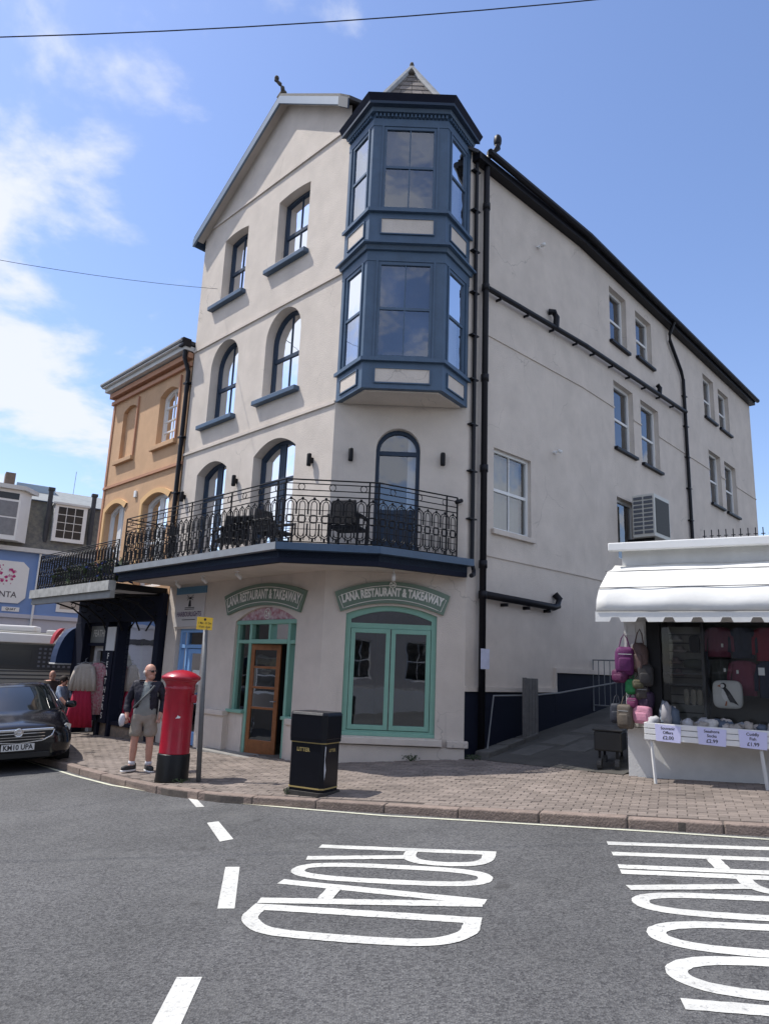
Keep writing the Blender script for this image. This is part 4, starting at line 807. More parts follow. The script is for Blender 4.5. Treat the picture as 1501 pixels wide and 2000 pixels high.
for i, s in enumerate((6.5, 7.4, 8.3, 9.2)): plant(F1((s, .95, 3.33)), .38, .34, .75, 130, ['leafy plant with blue flowers behind the old iron railing', 'bushy green plant behind the old iron railing', 'low dark leafy plant behind the old iron railing', 'dense plant at the far end of the old iron railing'][i], petals=(40, 8, 0, 14)[i], seed=i+3)
# shop below
sh = thing('clothes_shop', 'dark navy clothes shop front under the iron canopy', 'shop', tuple(F1((8.0, 0, -.35))))
MB(F1).box(5.62, 10.4, -.1, .12, 2.58, 3.19).build('fascia', NAVY, sh)
for s0, s1 in ((5.62, 5.86), (7.72, 7.84), (8.34, 8.5), (9.8, 10.4)): MB(F1).box(s0, s1, -.1, .14, -.5, 2.58).build('pilaster', NAVY, sh, bevel=.01)
MB(F1).box(5.86, 8.34, -.3, .06, -.7, .10).build('stone_base', mat('rubble_stone', (.32, .24, .17), .9, 0, 9, .8, 12, col2=(.16, .14, .12)), sh); MB(F1).box(5.86, 7.72, -.1, .1, .10, .18).build('window_sill', NAVY, sh)
MB(F1).add([(5.86, -.02, .18), (7.72, -.02, .18), (7.72, -.02, 2.58), (5.86, -.02, 2.58)], [(0, 1, 2, 3)]).build('shop_window', GLASSC, sh)
mb = MB(F1); b = (5.8, 9.9, -.45, 2.62); vs = [(a, y, c) for y in (-.11, -2.2) for a, c in ((b[0], b[2]), (b[1], b[2]), (b[1], b[3]), (b[0], b[3]))]; mb.add(vs, [(0, 1, 5, 4), (1, 2, 6, 5), (2, 3, 7, 6), (3, 0, 4, 7), (4, 5, 6, 7)]).build('room_interior', mat('shop_interior', (.20, .19, .17), .9, .2, 2), sh)
mb = MB(F1)
for k in range(18): mb.box(5.9, 7.7, -.5, -.46, .3+k*.125, .395+k*.125)
mb.build('slat_board', mat('slat_cream', (.30, .285, .24), .7, .15, 4), sh)
MB(F1).box(8.31, 8.345, -1.3, -.12, -.4, 2.6).build('dark_screen', ROOMD, sh); MB(F1).box(5.9, 8.3, -1.34, -1.31, -.4, 2.6).build('dark_screen', ROOMD, sh)  # dark screens added inside to keep the shop window dark
for k in range(18): MB(F1).box(8.27, 8.309, -1.3, -.12, .3+k*.125, .395+k*.125).build('slat', mat('slat_cream', (.30, .285, .24)), sh)
MB(F1).tube([(7.05, -.3, .55), (7.3, -.3, 2.1)], .025, 8).build('lime_glow_strip', mat('lime_glow', (.55, .75, .22), .4), sh)  # glowing strip, its light put into a plain bright colour
MB(F1).box(7.85, 8.33, .02, .15, 1.86, 2.45).build('white_panel', WHITE, sh); vp = MB(F1).box(7.85, 8.33, .02, .16, .12, 1.85).build('lettered_board', NAVY, sh)
mb = MB(F1)
for k, ch in enumerate('FEATHERS'): lettering(mb, ch, .2, lambda x, y, k=k: (8.1-x, .163, 1.72-k*.205+y), .005)
mb.build('lettering', LETTER, vp)
MB(F1).box(8.5, 9.8, -.1, -.02, 1.98, 2.06).box(8.5, 9.8, -.1, -.02, 2.5, 2.58).build('transom', NAVY, sh); tl = MB(F1).box(8.5, 9.8, -.08, -.06, 2.06, 2.5).build('transom_light', mat('frosted', (.22, .22, .2), .35), sh)
mb = MB(F1); lettering(mb, 'FEATHERS', .25, lambda x, y: (9.12-x, -.052, 2.3+y), .004, width=.9); mb.build('lettering', LETTER, tl)
MB(F1).box(9.6, 9.78, -.3, -.2, -.4, 1.98).box(8.5, 8.6, -.3, -.2, -.4, 1.98).box(8.6, 9.6, -.3, -.2, 1.86, 1.98).build('door_frame', WHITEW, sh)
# next shop's navy blind
aw = thing('shop_blind', 'navy rounded canvas shop blind at the end of the dark shop front', 'awning', tuple(F1((10.9, 0, 1.3)))); NB = mat('navy_canvas', (.012, .035, .10), .75, .15, 5)
mb = MB(F1); pr = [(math.sin(k*math.pi/16)*.56, 2.48-1.0*(1-math.cos(k*math.pi/16))) for k in range(9)]
for s_, e in ((10.42, 0),): 
    vs = [(s, y, z) for s in (10.42, 10.8) for y, z in pr]+[(10.42, 0, 1.48), (10.8, 0, 1.48)]
    mb.add(vs, [(i, i+1, 10+i, 9+i) for i in range(8)]+[tuple(range(9))+(18,), tuple(range(9, 18))+(19,)])
mb.build('canvas', NB, aw); MB(F1).tube([(10.42, 0, 1.47), (10.42, .57, 1.47), (10.8, .57, 1.47)], .02, 5).build('blind_frame', WHITEW, aw)
mb = MB(F1); vs = [(s, y*.5, 2.46-.45*(1-math.cos(i*math.pi/16))) for s in (11.5, 11.75) for i, (y, z) in enumerate(pr)]; mb.add(vs, [(i, i+1, 10+i, 9+i) for i in range(8)]+[tuple(range(9)), tuple(range(9, 18))]); tag(mb.build('shop_blind', mat('red_canvas', (.35, .03, .05), .75), origin=tuple(F1((11.1, 0, 1.6)))), 'red canvas shop blind showing beyond the navy one', 'awning')
# ================================================================ SOUVENIR SHOP (right)
ss_ = thing('souvenir_shop', 'white single-storey souvenir shop beside the alley', 'shop', tuple(ST((0, 0, .3))))
bs = Fr(ST.o, d3, o3)
MB(ST).box(0, 4.6, -.12, 0, -.2, 1.02).build('front_wall', WHITEW, ss_); MB(ST).box(0, 4.6, -.12, 0, 2.5, 3.56).build('front_wall', WHITEW, ss_)
p_ = [ST((0, -.122, 0)), ST((4.6, -.122, 0)), ST((4.6, -.122, 0))+d3*6, ST((0, -.122, 0))+d3*6]
mb = MB(); 
for i, j in ((0, 3), (1, 2), (3, 2)): a, b = p_[i], p_[j]; mb.add([(a.x, a.y, -.2), (b.x, b.y, -.2), (b.x, b.y, 3.56), (a.x, a.y, 3.56)], [(0, 1, 2, 3)])
mb.build('side_wall', WHITEW, ss_)
mb = MB(); mb.add([(q.x, q.y, z) for z in (3.562, 3.62) for q in p_], [(0, 1, 2, 3), (4, 5, 6, 7), (0, 1, 5, 4), (1, 2, 6, 5), (2, 3, 7, 6), (3, 0, 4, 7)]).build('flat_roof', LEAD, ss_)
MB(ST).box(-.1, 4.7, -.1, .10, 3.563, 3.60).box(-.16, 4.7, .101, .2, 3.52, 3.64).build('roof_gutter', WHITE, ss_, bevel=.015)
MB(ST).box(0, .31, -.1, .03, 1.03, 2.5).build('white_pier', WHITEW, ss_)
mb = MB(ST)
for z in (1.5, 1.95, 2.3): mb.box(.0, .30, .031, .05, z, z+.035)
for s in (.02, .14, .26): mb.box(s, s+.02, .0312, .045, 1.05, 2.45)
mb.build('shutter_battens', WHITEW, ss_); MB(ST).box(.31, .49, -.1, .06, 1.02, 2.5).build('black_post', BLACK, ss_)
MB(ST).add([(.49, -.03, 1.06), (4.5, -.03, 1.06), (4.5, -.03, 2.5), (.49, -.03, 2.5)], [(0, 1, 2, 3)]).build('shop_window', glass('stall_glass', (1.2, 1.22, 1.22), .0, .1), ss_)
mb = MB(ST); b = (.4, 4.6, .95, 2.6); vs = [(a, y, c) for y in (-.13, -1.3) for a, c in ((b[0], b[2]), (b[1], b[2]), (b[1], b[3]), (b[0], b[3]))]; mb.add(vs, [(0, 1, 5, 4), (1, 2, 6, 5), (2, 3, 7, 6), (3, 0, 4, 7), (4, 5, 6, 7)]).build('room_interior', mat('display_interior', (.17, .165, .15), .9, .2, 3), ss_)
mb = MB(ST)
for k in range(11): mb.box(.5, 1.02, -.75, -.71, 1.12+k*.125, 1.225+k*.125)
mb.build('slat_board', mat('slat_pale', (.34, .33, .29), .7, .15, 4), ss_); mb = MB(ST); mb.box(.98, 1.02, -.75, -.3, 1.05, 2.5)
for z in (1.62, 1.78): mb.box(.5, .98, -.7, -.3, z, z+.02)
mb.build('display_shelf', mat('dark_shelf', (.05, .05, .05), .7), ss_)
# awning
AWN = mat('awning_canvas', (.77, .77, .74), .8, .14, 2.2, .4, 3.0); aw2 = thing('shop_awning', 'white canvas awning with castellated valance over the souvenir shop', 'awning', tuple(ST((.2, 0, 2.43))))
prof = [(.0, 3.33), (.16, 3.26), (.34, 3.19), (.60, 3.04), (.80, 2.90), (.90, 2.72), (.93, 2.57)]
n = 60; L = 4.6
def awp(t, k): o, z = prof[k]; wv = math.exp(-t*9); return (-.10+(L)*t-(.04 if t == 0 else 0)*k*.35, o+.005*math.sin(t*31+k*1.7)+.008*math.sin(t*60-k*2.3)*wv, z-.006*math.sin(t*23+k*1.3)-.012*wv*math.sin(k*2.2+t*30))
vs = [awp(i/n, k) for i in range(n+1) for k in range(7)]; fs = [(i*7+k, i*7+k+1, i*7+k+8, i*7+k+7) for i in range(n) for k in range(6)]
mb = MB(ST); mb.add(vs, fs); e0 = [awp(0, k) for k in range(7)]; mb.add(e0+[(e0[0][0], 0, 2.57)], [tuple(range(8))]); cv = mb.build('canopy', AWN, aw2, smooth=True)
b = cv.modifiers.new('thickness', 'SOLIDIFY'); b.thickness = .006
mb = MB(ST); t = -.19; zt = 2.57; vs = []
pts = []
while t < 4.5:
    for dt, z in ((0, 2.43), (.185, 2.43), (.215, 2.49), (.31, 2.49), (.34, 2.43)): pts.append((t+dt, z))
    t += .34
pts2 = [(p[0], .935, p[1]) for p in pts]; top_ = [(p[0], .932, 2.568) for p in pts]; n = len(pts); mb.add(top_+pts2, [(i, i+1, n+i+1, n+i) for i in range(n-1)]); va = mb.build('valance', AWN, aw2); b = va.modifiers.new('thickness', 'SOLIDIFY'); b.thickness = .005
for k in (2, 4, 6): MB(ST).tube([(-.12-(.05 if k else 0), prof[k][0]+.012, prof[k][1]+.004), (4.5, prof[k][0]+.012, prof[k][1]+.004)], .006, 4).build('awning_seam', mat('seam_grey', (.12, .12, .12), .8), aw2)
# counter with slatted front, price cards, legs
ct = thing('display_counter', 'white slatted counter of trinkets in front of the souvenir shop', 'counter', tuple(ST((.4, .45, .36))))
for k in range(3): MB(ST).box(.31, 4.4, .45, .475, .905+k*.075, .972+k*.075).build('slat', WHITE, ct, bevel=.004)
MB(ST).box(.31, 4.4, .02, .449, .905, .93).build('tray', WHITEW, ct); MB(ST).box(.31, .335, .02, .449, .931, 1.125).build('tray_end', WHITE, ct)
for s in (.42, 1.72, 3.4): MB(ST).tube([(s-.03, .43, .905), (s+.02, .5, zpave(*ST((s, .5, 0))[:2])-.02)], .022, 5).build('leg', WHITEW, ct)
CARD = mat('lilac_card', (.62, .62, .86), .7)
for s0, s1, l1, l2, l3, lb in ((.46, .76, 'Souvenir', 'Offers', '£2.00', 'offers'), (.98, 1.30, 'Seashore', 'Socks', '£2.99', 'two ninety-nine'), (1.46, 1.76, 'Cuddly', 'Fish', '£1.99', 'fish')):
    r = thing('price_card', {'offers': 'lilac price card reading offers, taped by the counter end', 'two ninety-nine': 'lilac price card reading 2.99 on the white counter', 'fish': 'lilac price card next to the 2.99 card, away from the alley'}[lb], 'price card', tuple(ST((s0, .48, .9))), 'price cards on the counter')
    MB(ST).prism([(s0, .90), (s1, .89), (s1+.015, 1.10), (s0-.01, 1.115)], .479, .482).build('card', CARD, r); mb = MB(ST); c = (s0+s1)/2
    for z, tx, sz in ((1.065, l1, .05), (1.01, l2, .05), (.945, l3, .062)): lettering(mb, tx, sz, lambda x, y, z=z: (c+x, .4835, z+y), .001)
    mb.build('lettering', INK, r)
rd = random.Random(5)
tints = [(.5, .5, .52), (.16, .2, .26), (.42, .38, .34), (.25, .28, .33), (.55, .5, .46), (.1, .13, .18), (.35, .34, .36), (.6, .58, .55)]
for k in range(44):
    s = .40+k*.034+rd.uniform(-.02, .02); o = rd.uniform(.1, .38); h = rd.uniform(.035, .08)+(.10 if 4 <= k <= 8 else 0); c = rd.choice(tints)
    mb = MB(ST); mb.blob((s, o, 1.06+h), (rd.uniform(.05, .09), rd.uniform(.05, .08), h), .9, 9, 7, jit=.32); ob2 = mb.build('trinket', mat('trinket%d' % tints.index(c), c, .7, .3, 25), smooth=True, origin=tuple(ST((s, o, .935))))
    tag(ob2, '%s trinket heaped in the white slatted counter' % ['grey', 'slate blue', 'tan', 'blue-grey', 'cream', 'dark navy', 'mid-grey', 'off-white'][tints.index(c)], 'trinket', 'trinkets heaped in the counter')
# clothes in the window
def garment(fr, s, z0, z1, wd, col, name, label, cat, group=None, sleeves=True, o=-.5, folds=3):
    m = mat(name+'_%.2f_%.2f_%.2f' % col, col, .9, .15, 8); r = thing(name, label, cat, tuple(fr((s, o, z0))), group); f = fr.sub((s, o, 0)); h = z1-z0
    MB(f).drape([(z1, -wd*.18, wd*.18, .02), (z1-.05*h, -wd*.42, wd*.42, .035), (z1-.3*h, -wd*.40, wd*.40, .05), (z1-.65*h, -wd*.42, wd*.42, .05), (z0, -wd*.44, wd*.44, .045)], folds, .012, seed=s*9).build('body', m, r, smooth=True)
    if sleeves:
        for sg in (-1, 1): MB(f).tube([(sg*wd*.38, 0, z1-.10*h), (sg*wd*.52, .01, z1-.42*h), (sg*wd*.55, .02, z1-.82*h)], wd*.115, 8, r1=wd*.08).build('sleeve', m, r, smooth=True)
    return r
garment(ST, 1.20, 2.04, 2.46, .34, (.20, .06, .10), 'hoodie', 'plum hooded top with white tag hanging in the souvenir window', 'hoodie'); garment(ST, 1.51, 2.03, 2.46, .32, (.035, .045, .075), 'hoodie', 'navy half-zip top hanging in the souvenir window', 'hoodie'); garment(ST, 1.82, 2.0, 2.46, .34, (.30, .03, .06), 'hoodie', 'red sweatshirt hanging in the souvenir window', 'hoodie')
garment(ST, 1.19, 1.60, 2.02, .30, (.06, .065, .06), 'tee_shirt', 'dark green sleeveless top under the plum hoodie', 'top', sleeves=False, o=-.55); garment(ST, 1.49, 1.52, 2.0, .36, (.24, .06, .10), 'tee_shirt', 'rose pink top under the navy top in the souvenir window', 'top', o=-.55); garment(ST, 1.82, 1.5, 2.0, .32, (.025, .035, .07), 'tee_shirt', 'dark blue top with a white label under the red sweatshirt', 'top', o=-.5)
for s, z, o, gl in ((1.25, 2.2, -.43, 'plum hooded top'), (1.26, 1.86, -.48, 'dark green sleeveless top'), (1.42, 1.84, -.48, 'rose pink top')): tag(MB(ST).box(s-.014, s+.014, o, o+.003, z-.025, z+.025).build('price_tag', WHITE, origin=tuple(ST((s, o, z)))), 'small white price tag pinned on the %s' % gl, 'price tag', 'price tags on the tops')
tag(MB(ST).box(1.70, 1.775, -.06, -.055, 1.80, 1.9).build('window_notice', WHITE, origin=tuple(ST((1.73, -.06, 1.8)))), 'white square notice hung beside the dark blue top', 'notice')
# cushion with a puffin print
cu = thing('cushion', 'white square cushion printed with a standing puffin', 'cushion', tuple(ST((1.30, -.22, 1.3))))
cf_ = ST.sub((1.30, -.22, 1.53)); MB(cf_).blob((0, 0, 0), (.19, .07, .19), .45, 20, 12).build('cushion_body', mat('cushion_cloth', (.60, .59, .55), .9, .05, 30), cu, smooth=True)
yb = .079; disc = lambda x, z, r, y, n=14: [(x+r*math.cos(2*math.pi*k/n), y, z+r*math.sin(2*math.pi*k/n)) for k in range(n)]
mb = MB(cf_); mb.add([(x, yb, z) for x, z in ((-.055, .085), (-.015, .095), (.03, .04), (.07, -.03), (.135, -.14), (.07, -.105), (.03, -.10), (.005, -.05), (-.02, .02))], [tuple(range(9))]); mb.add(disc(-.045, .115, .04, yb+.0008), [tuple(range(14))]); mb.build('puffin_print', INK, cu)
MB(cf_).add(disc(-.057, .112, .027, yb+.0016), [tuple(range(14))]).add([(x, yb-.0004, z) for x, z in ((-.06, .08), (-.035, .06), (-.015, .0), (.005, -.06), (-.02, -.09), (-.055, -.06), (-.075, .0))], [tuple(range(7))]).build('puffin_face', mat('print_grey', (.72, .71, .68), .9), cu)
MB(cf_).add([(-.078, yb+.002, .132), (-.125, yb+.002, .108), (-.078, yb+.002, .093)], [(0, 1, 2)]).add([(-.02, yb, -.09), (-.005, yb, -.09), (-.015, yb, -.15), (-.04, yb, -.15)], [(0, 1, 2, 3)]).build('beak_and_feet', mat('dull_orange', (.38, .14, .06), .8), cu)
for s in (.78, .87, .95):
    mb = MB(ST); mb.blob((s, -.2, 1.47), (.04, .03, .11), .6, 10, 8); tag(mb.build('slipper', mat('slipper_tan', (.20, .18, .14), .9, .2, 15), smooth=True, origin=tuple(ST((s, -.2, 1.36)))), 'tan slipper stood upright left of the puffin cushion'.replace('left of', 'beside'), 'slipper', 'slippers by the cushion')
for s, z, c, lb in ((.62, 2.27, (.42, .42, .40), 'pale round sun hat on the slatted board'), (.66, 2.12, (.30, .27, .25), 'beige cap below the pale sun hat'), (.60, 1.95, (.22, .17, .16), 'brown cap on the slatted board'), (.62, 1.78, (.25, .18, .18), 'dusky pink cap, lowest on the slatted board')):
    mb = MB(ST); mb.blob((s, -.6, z), (.10, .08, .03), .8, 12, 6); mb.blob((s-.0, -.6, z+.03), (.06, .06, .05), .9, 12, 6); tag(mb.build('hat', mat('hat_%.2f' % c[0], c, .9), smooth=True, origin=tuple(ST((s, -.6, z)))), lb, 'hat')
mb = MB(ST); mb.blob((.88, -.5, 2.22), (.075, .05, .13), .6, 12, 8); tag(mb.build('rucksack', mat('black_cloth', (.012, .012, .014), .8), smooth=True, origin=tuple(ST((.88, -.5, 2.09)))), 'small black rucksack displayed in the souvenir window', 'bag')
mb = MB(ST); mb.blob((.86, -.45, 1.93), (.14, .10, .07), .5, 12, 8); tag(mb.build('holdall', mat('olive_cloth', (.03, .035, .025), .85), smooth=True, origin=tuple(ST((.86, -.45, 1.87)))), 'dark olive holdall on the display shelf', 'bag')
# bags hung on the white pier
def bag(name, s, o, z, sz, col, label, flap=None, strap=True, e=.5):
    r = thing(name, label, 'bag', tuple(ST((s, o, z-sz[2]))), 'bags hung outside the souvenir shop'); sz = tuple(q*1.25 for q in sz); m = mat('bagcloth_%.3f_%.3f' % col[:2], col, .7, .3, 14, .25, 50); f = ST.sub((s, o, z), R(random.uniform(-25, 25)))
    MB(f).blob((0, 0, 0), sz, e, 16, 10, jit=.06).build('bag_body', m, r, smooth=True); MB(f).blob((.0, sz[1]*.85, -sz[2]*.25), (sz[0]*.72, sz[1]*.35, sz[2]*.5), .4, 12, 8).build('pocket', m, r, smooth=True)
    if strap: MB(f).tube([(-sz[0]*.6, 0, sz[2]*.8), (-sz[0]*.3, -.02, sz[2]*1.6), (.0, -.03, sz[2]*1.9), (sz[0]*.3, -.02, sz[2]*1.6), (sz[0]*.6, 0, sz[2]*.8)], .009, 5).build('strap', m, r)
    if flap: MB(f).box(-sz[0]*.7, sz[0]*.7, sz[1]*1.02, sz[1]*1.06, sz[2]*.45, sz[2]*.5).build('zip', flap, r)
bag('backpack', .02, .14, 1.93, (.105, .09, .16), (.12, .015, .11), 'purple backpack hung on the white pier', WHITE); bag('shoulder_bag', .22, .13, 1.98, (.10, .06, .17), (.10, .06, .055), 'brown slouchy shoulder bag hung beside the purple backpack', None, True, .8)
bag('small_pouch', .10, .16, 1.58, (.065, .05, .085), (.015, .20, .06), 'shiny green pouch below the purple backpack'); bag('camera_bag', .24, .16, 1.50, (.07, .05, .08), (.05, .04, .035), 'small dark brown bag next to the green pouch', LEAD)
bag('satchel', .02, .2, 1.17, (.085, .06, .13), (.11, .09, .07), 'khaki brown satchel hanging lowest on the pier', LEAD, True, .35); bag('handbag', .25, .2, 1.21, (.10, .05, .095), (.60, .26, .36), 'pale pink handbag at the counter end', None, True, .35); bag('drawstring_bag', .28, .12, 1.40, (.09, .07, .10), (.03, .012, .04), 'dark violet crumpled bag above the pink handbag'); bag('navy_bag', -.12, .1, 1.2, (.07, .05, .11), (.02, .025, .04), 'navy bag tucked behind the khaki satchel')
bag('tote_bag', .30, .17, 1.74, (.085, .05, .12), (.03, .028, .03), 'black fabric bag hung below the brown shoulder bag'); bag('purse', .12, .19, 1.36, (.06, .04, .06), (.16, .02, .09), 'small magenta purse above the khaki satchel', LEAD); bag('duffel_bag', -.04, .17, 1.72, (.09, .06, .075), (.09, .008, .06), 'plum duffel bag tucked under the purple backpack'); bag('belt_bag', .20, .2, 1.62, (.06, .04, .05), (.10, .09, .05), 'olive belt bag between the green pouch and the black fabric bag')
# spiked rail on the roof behind, air conditioner
sr = thing('spiked_rail', 'row of small iron spikes above the souvenir shop roof', 'railing', tuple(ST((1, -1.5, 3.62)))); mb = MB(ST); mb.tube([(.9, -1.5, 3.72), (4.5, -1.5, 3.72)], .012, 5); mb.build('rail', BLACK, sr)
for k in range(16):
    s = 1.0+k*.105; MB(ST).tube([(s, -1.5, 3.62), (s, -1.5, 4.08)], .008, 4).tube([(s-.03, -1.5, 3.98), (s+.03, -1.5, 3.98)], .007, 4).build('spike', BLACK, sr)
ac = thing('air_conditioner', 'white louvred air conditioning unit on the tall side wall', 'air conditioner', tuple(F4((2.5, .1, 4.9)))); ACW = mat('ac_white', (.60, .59, .54), .5, .08, 4)
MB(F4).box(2.05, 3.0, .2, .74, 4.98, 6.02).build('casing', ACW, ac, bevel=.015)
for r_ in range(9):
    for c_ in range(2): MB(F4).box(2.03, 2.049, .24+c_*.25, .45+c_*.25, 5.06+r_*.104, 5.125+r_*.104).build('louvre', mat('louvre_dark', (.10, .11, .13), .6), ac)
MB(F4).box(2.12, 2.93, .741, .75, 5.08, 5.92).build('fan_grille', mat('grille_dark', (.07, .07, .065), .7, .4, 40), ac); MB(F4).box(2.2, 2.26, 0, .65, 4.90, 4.978).build('bracket', BLACK, ac); MB(F4).box(2.8, 2.86, 0, .65, 4.90, 4.978).build('bracket', BLACK, ac)
# alley clutter
pn = thing('timber_panel', 'tall weathered grey ribbed panel stood against the alley wall', 'panel', tuple(F3((1.55, .3, .5))))
for k in range(4): MB(F3).box(1.36+k*.1, 1.452+k*.1, .28, .31, zalley(1.8, .3)-.05, 1.62).build('board', mat('weathered_board', (.16, .155, .15), .85, .3, 9, .3), pn, bevel=.006)
MB(F3).box(1.32, 1.359, .26, .33, zalley(1.8, .3)-.05, 1.63).build('edge_post', mat('weathered_board', (.16, .155, .15)), pn)
gtx = thing('alley_gate', 'grey barred metal gate at the top of the alley', 'gate', tuple(F3((4.2, .9, 0)))); GAL = mat('galvanised', (.22, .23, .24), .5, .2, 9); z0 = zalley(4.2, 1.2)
MB(F3).tube([(4.2, .03, z0), (4.2, .03, z0+1.05), (4.2, 1.3, z0+1.05)], .018, 6).tube([(4.2, .03, z0+.12), (4.2, 1.3, z0+.12)], .014, 6).build('gate_frame', GAL, gtx)
for k in range(8): MB(F3).tube([(4.2, .16+k*.13, z0+.12), (4.2, .16+k*.13, z0+1.05)], .009, 5).build('bar', GAL, gtx)
hr = MB(F3).tube([(.35, .22, zalley(.35, .2)), (.55, .2, 1.30), (1.7, .2, 1.31), (2.6, .22, 1.36), (4.2, .7, 1.62)], .016, 6).build('hand_rail', GAL, origin=tuple(F3((.35, .2, .4)))); tag(hr, 'thin metal handrail along the navy alley wall', 'handrail')
tr_ = thing('wheeled_trolley', 'black wheeled box trolley at the shop corner in the alley', 'trolley', (3.5, 11.15, zpave(3.5, 11.15))); tfz = Fr((3.46, 11.13, zpave(3.46, 11.13)), (.9, -.43, 0), (.43, .9, 0))
MB(tfz).box(-.17, .22, -.2, .4, .27, .55).build('box', mat('black_plastic', (.012, .012, .013), .45), tr_, bevel=.02); MB(tfz).box(-.19, .24, -.22, .42, .552, .58).build('lid', mat('black_plastic', (.012, .012, .013)), tr_, bevel=.01)
for x in (-.1, .15):
    for y in (-.14, .34):
        MB(tfz).tube([(x, y, .27), (x, y, .1)], .02, 6).build('caster_fork', BLACK, tr_); MB(tfz).tube([(x-.03, y, .085), (x+.03, y, .085)], .085, 12).build('wheel', mat('grey_rubber', (.05, .05, .05), .8), tr_)
# ================================================================ BLUE HOUSE across the side street
bh = thing('blue_house', 'blue painted shop house with white bay and slate mansard beyond the street', 'building', tuple(MG((0, 0, -.6)))); BLW = mat('sky_blue_wall', (.19, .30, .56), .8, .08, 2); LIL = mat('pale_lilac_wall', (.52, .53, .60), .8, .06, 2)
MB(MG).box(-9, 4.5, -6, 0, -1.2, 3.13).build('ground_floor_wall', LIL, bh); MB(MG).box(-9, 4.5, -6, -.003, 3.131, 5.5).build('upper_wall', BLW, bh); MB(MG).box(-9, 4.5, 0, .08, 2.98, 3.12).build('string_band', LIL, bh)
MB(MG).box(-9, 4.5, .0, .035, 2.25, 2.5).build('shop_fascia', mat('fascia_dark', (.05, .05, .06), .6), bh)
MB(MG).box(-9.1, 4.6, -.05, .22, 5.42, 5.58).build('eaves_gutter', WHITEW, bh); MB(MG).tube([(.03, .1, 5.5), (.03, .06, 2.3)], .045, 8).build('downpipe', WHITE, bh)
mr = MB(MG); mr.prism([(-.02, 5.58), (-.02, 5.581)], 0, 0) if False else None
ROUGH = mat('rough_slate', (.09, .09, .095), .85, 0, 7, .5, 14, col2=(.19, .185, .15)); PSL = mat('pale_slate', (.30, .32, .32), .8, .25, 5, .6, 9)
mb = MB(MG); mb.add([(s, o, z) for s in (-9, 4.5) for o, z in ((0, 5.585), (-.55, 7.55), (-.56, 5.585))], [(0, 1, 4, 3), (1, 2, 5, 4), (0, 1, 2), (3, 4, 5)]); mb.build('mansard', ROUGH, bh)
mb = MB(MG); mb.add([(s, o, z) for s in (-9.05, 4.6) for o, z in ((-.42, 7.56), (-2.6, 8.45), (-5, 7.4))], [(0, 1, 4, 3), (1, 2, 5, 4), (0, 1, 2), (3, 4, 5)]); mb.build('roof', PSL, bh)
dm_ = MB(MG).box(.32, 1.5, -.5, .02, 5.98, 7.42).build('dormer', WHITE, bh); MB(MG).box(.26, 1.56, -.6, .1, 7.421, 7.5).build('dormer_lid', WHITEW, dm_)
DG = mat('dark_glass', (.03, .035, .04), .08, 0, spec=.35)
for i in range(3):
    for j in range(4): MB(MG).box(.45+i*.31, .45+i*.31+.285, .021, .024, 6.12+j*.31, 6.12+j*.31+.285).build('pane', DG, dm_)
by = MB(MG).plan([(-3.4, 0), (-3.0, .55), (-.95, .55), (-.55, 0)], 5.75, 7.62).build('bay', WHITE, bh); MB(MG).plan([(-3.6, -.1), (-3.1, .72), (-.85, .72), (-.3, -.1)], 7.621, 7.78).build('bay_roof', WHITEW, by)
NET = mat('net_curtain', (.22, .22, .23), .3, .25, 9)
for s0, s1 in ((-1.72, -1.02), (-2.6, -1.86)):
    for z0_, z1_ in ((5.92, 6.55), (6.6, 7.18)): MB(MG).box(s0, s1, .551, .556, z0_, z1_).build('pane', NET, by)
    MB(MG).box(s0, s1, .551, .556, 7.26, 7.5).build('pane', DG, by)
MB(MG).box(-.3, .25, -1.2, -.7, 7.5, 8.25).build('chimney', mat('chimney_brick', (.20, .15, .12), .9, .3, 9, .4), bh) if False else None
ch = MB(MG).box(-1.45, -1.1, -1.6, -1.1, 7.6, 8.62).build('chimney', mat('chimney_brick', (.20, .15, .12), .9, .3, 9, .4), bh); 
for s in (.12, 1.72): MB(MG).tube([(s, -.15, 5.9), (s, -.15, 7.95)], .09, 8).box(s-.11, s+.11, -.26, -.04, 7.95, 8.06).build('flue', DSLATE, bh)
MB(MG).box(-.95, .5, -2.4, -1.9, 8.0, 8.45).build('roof_skylight', mat('glass_blue', (.3, .4, .5), .2), bh); MB(MG).tube([(1.2, -2, 8.3), (1.22, -2, 9.3)], .012, 4).build('aerial', LEAD, bh)
MB(MG).box(.82, 2.6, .0, .03, 3.3, 4.2).build('window_frame', WHITE, bh); MB(MG).box(.95, 2.5, .031, .034, 3.42, 4.1).build('window_blind', mat('blind_tan', (.42, .38, .33), .8), bh)
sg = thing('hanging_shop_sign', 'white cut-corner sign with pink blossoms on the blue house', 'sign', tuple(MG((-1.3, .05, 3.5)))); q = [(-2.4, 3.72), (-2.18, 3.5), (-.5, 3.5), (-.28, 3.72), (-.28, 4.83), (-.5, 5.04), (-2.18, 5.04), (-2.4, 4.83)]; MB(MG).prism(q, 0.0, .05).build('sign_board', WHITE, sg)
mb = MB(MG); lettering(mb, 'MAGENTA', .30, lambda x, y: (-1.26+x, .054, 3.80+y), .004, width=.95); mb.build('lettering', mat('grey_ink', (.10, .09, .10), .7), sg); PK = mat('magenta_blossom', (.45, .03, .17), .7); PK2 = mat('pale_blossom', (.55, .30, .38), .7)
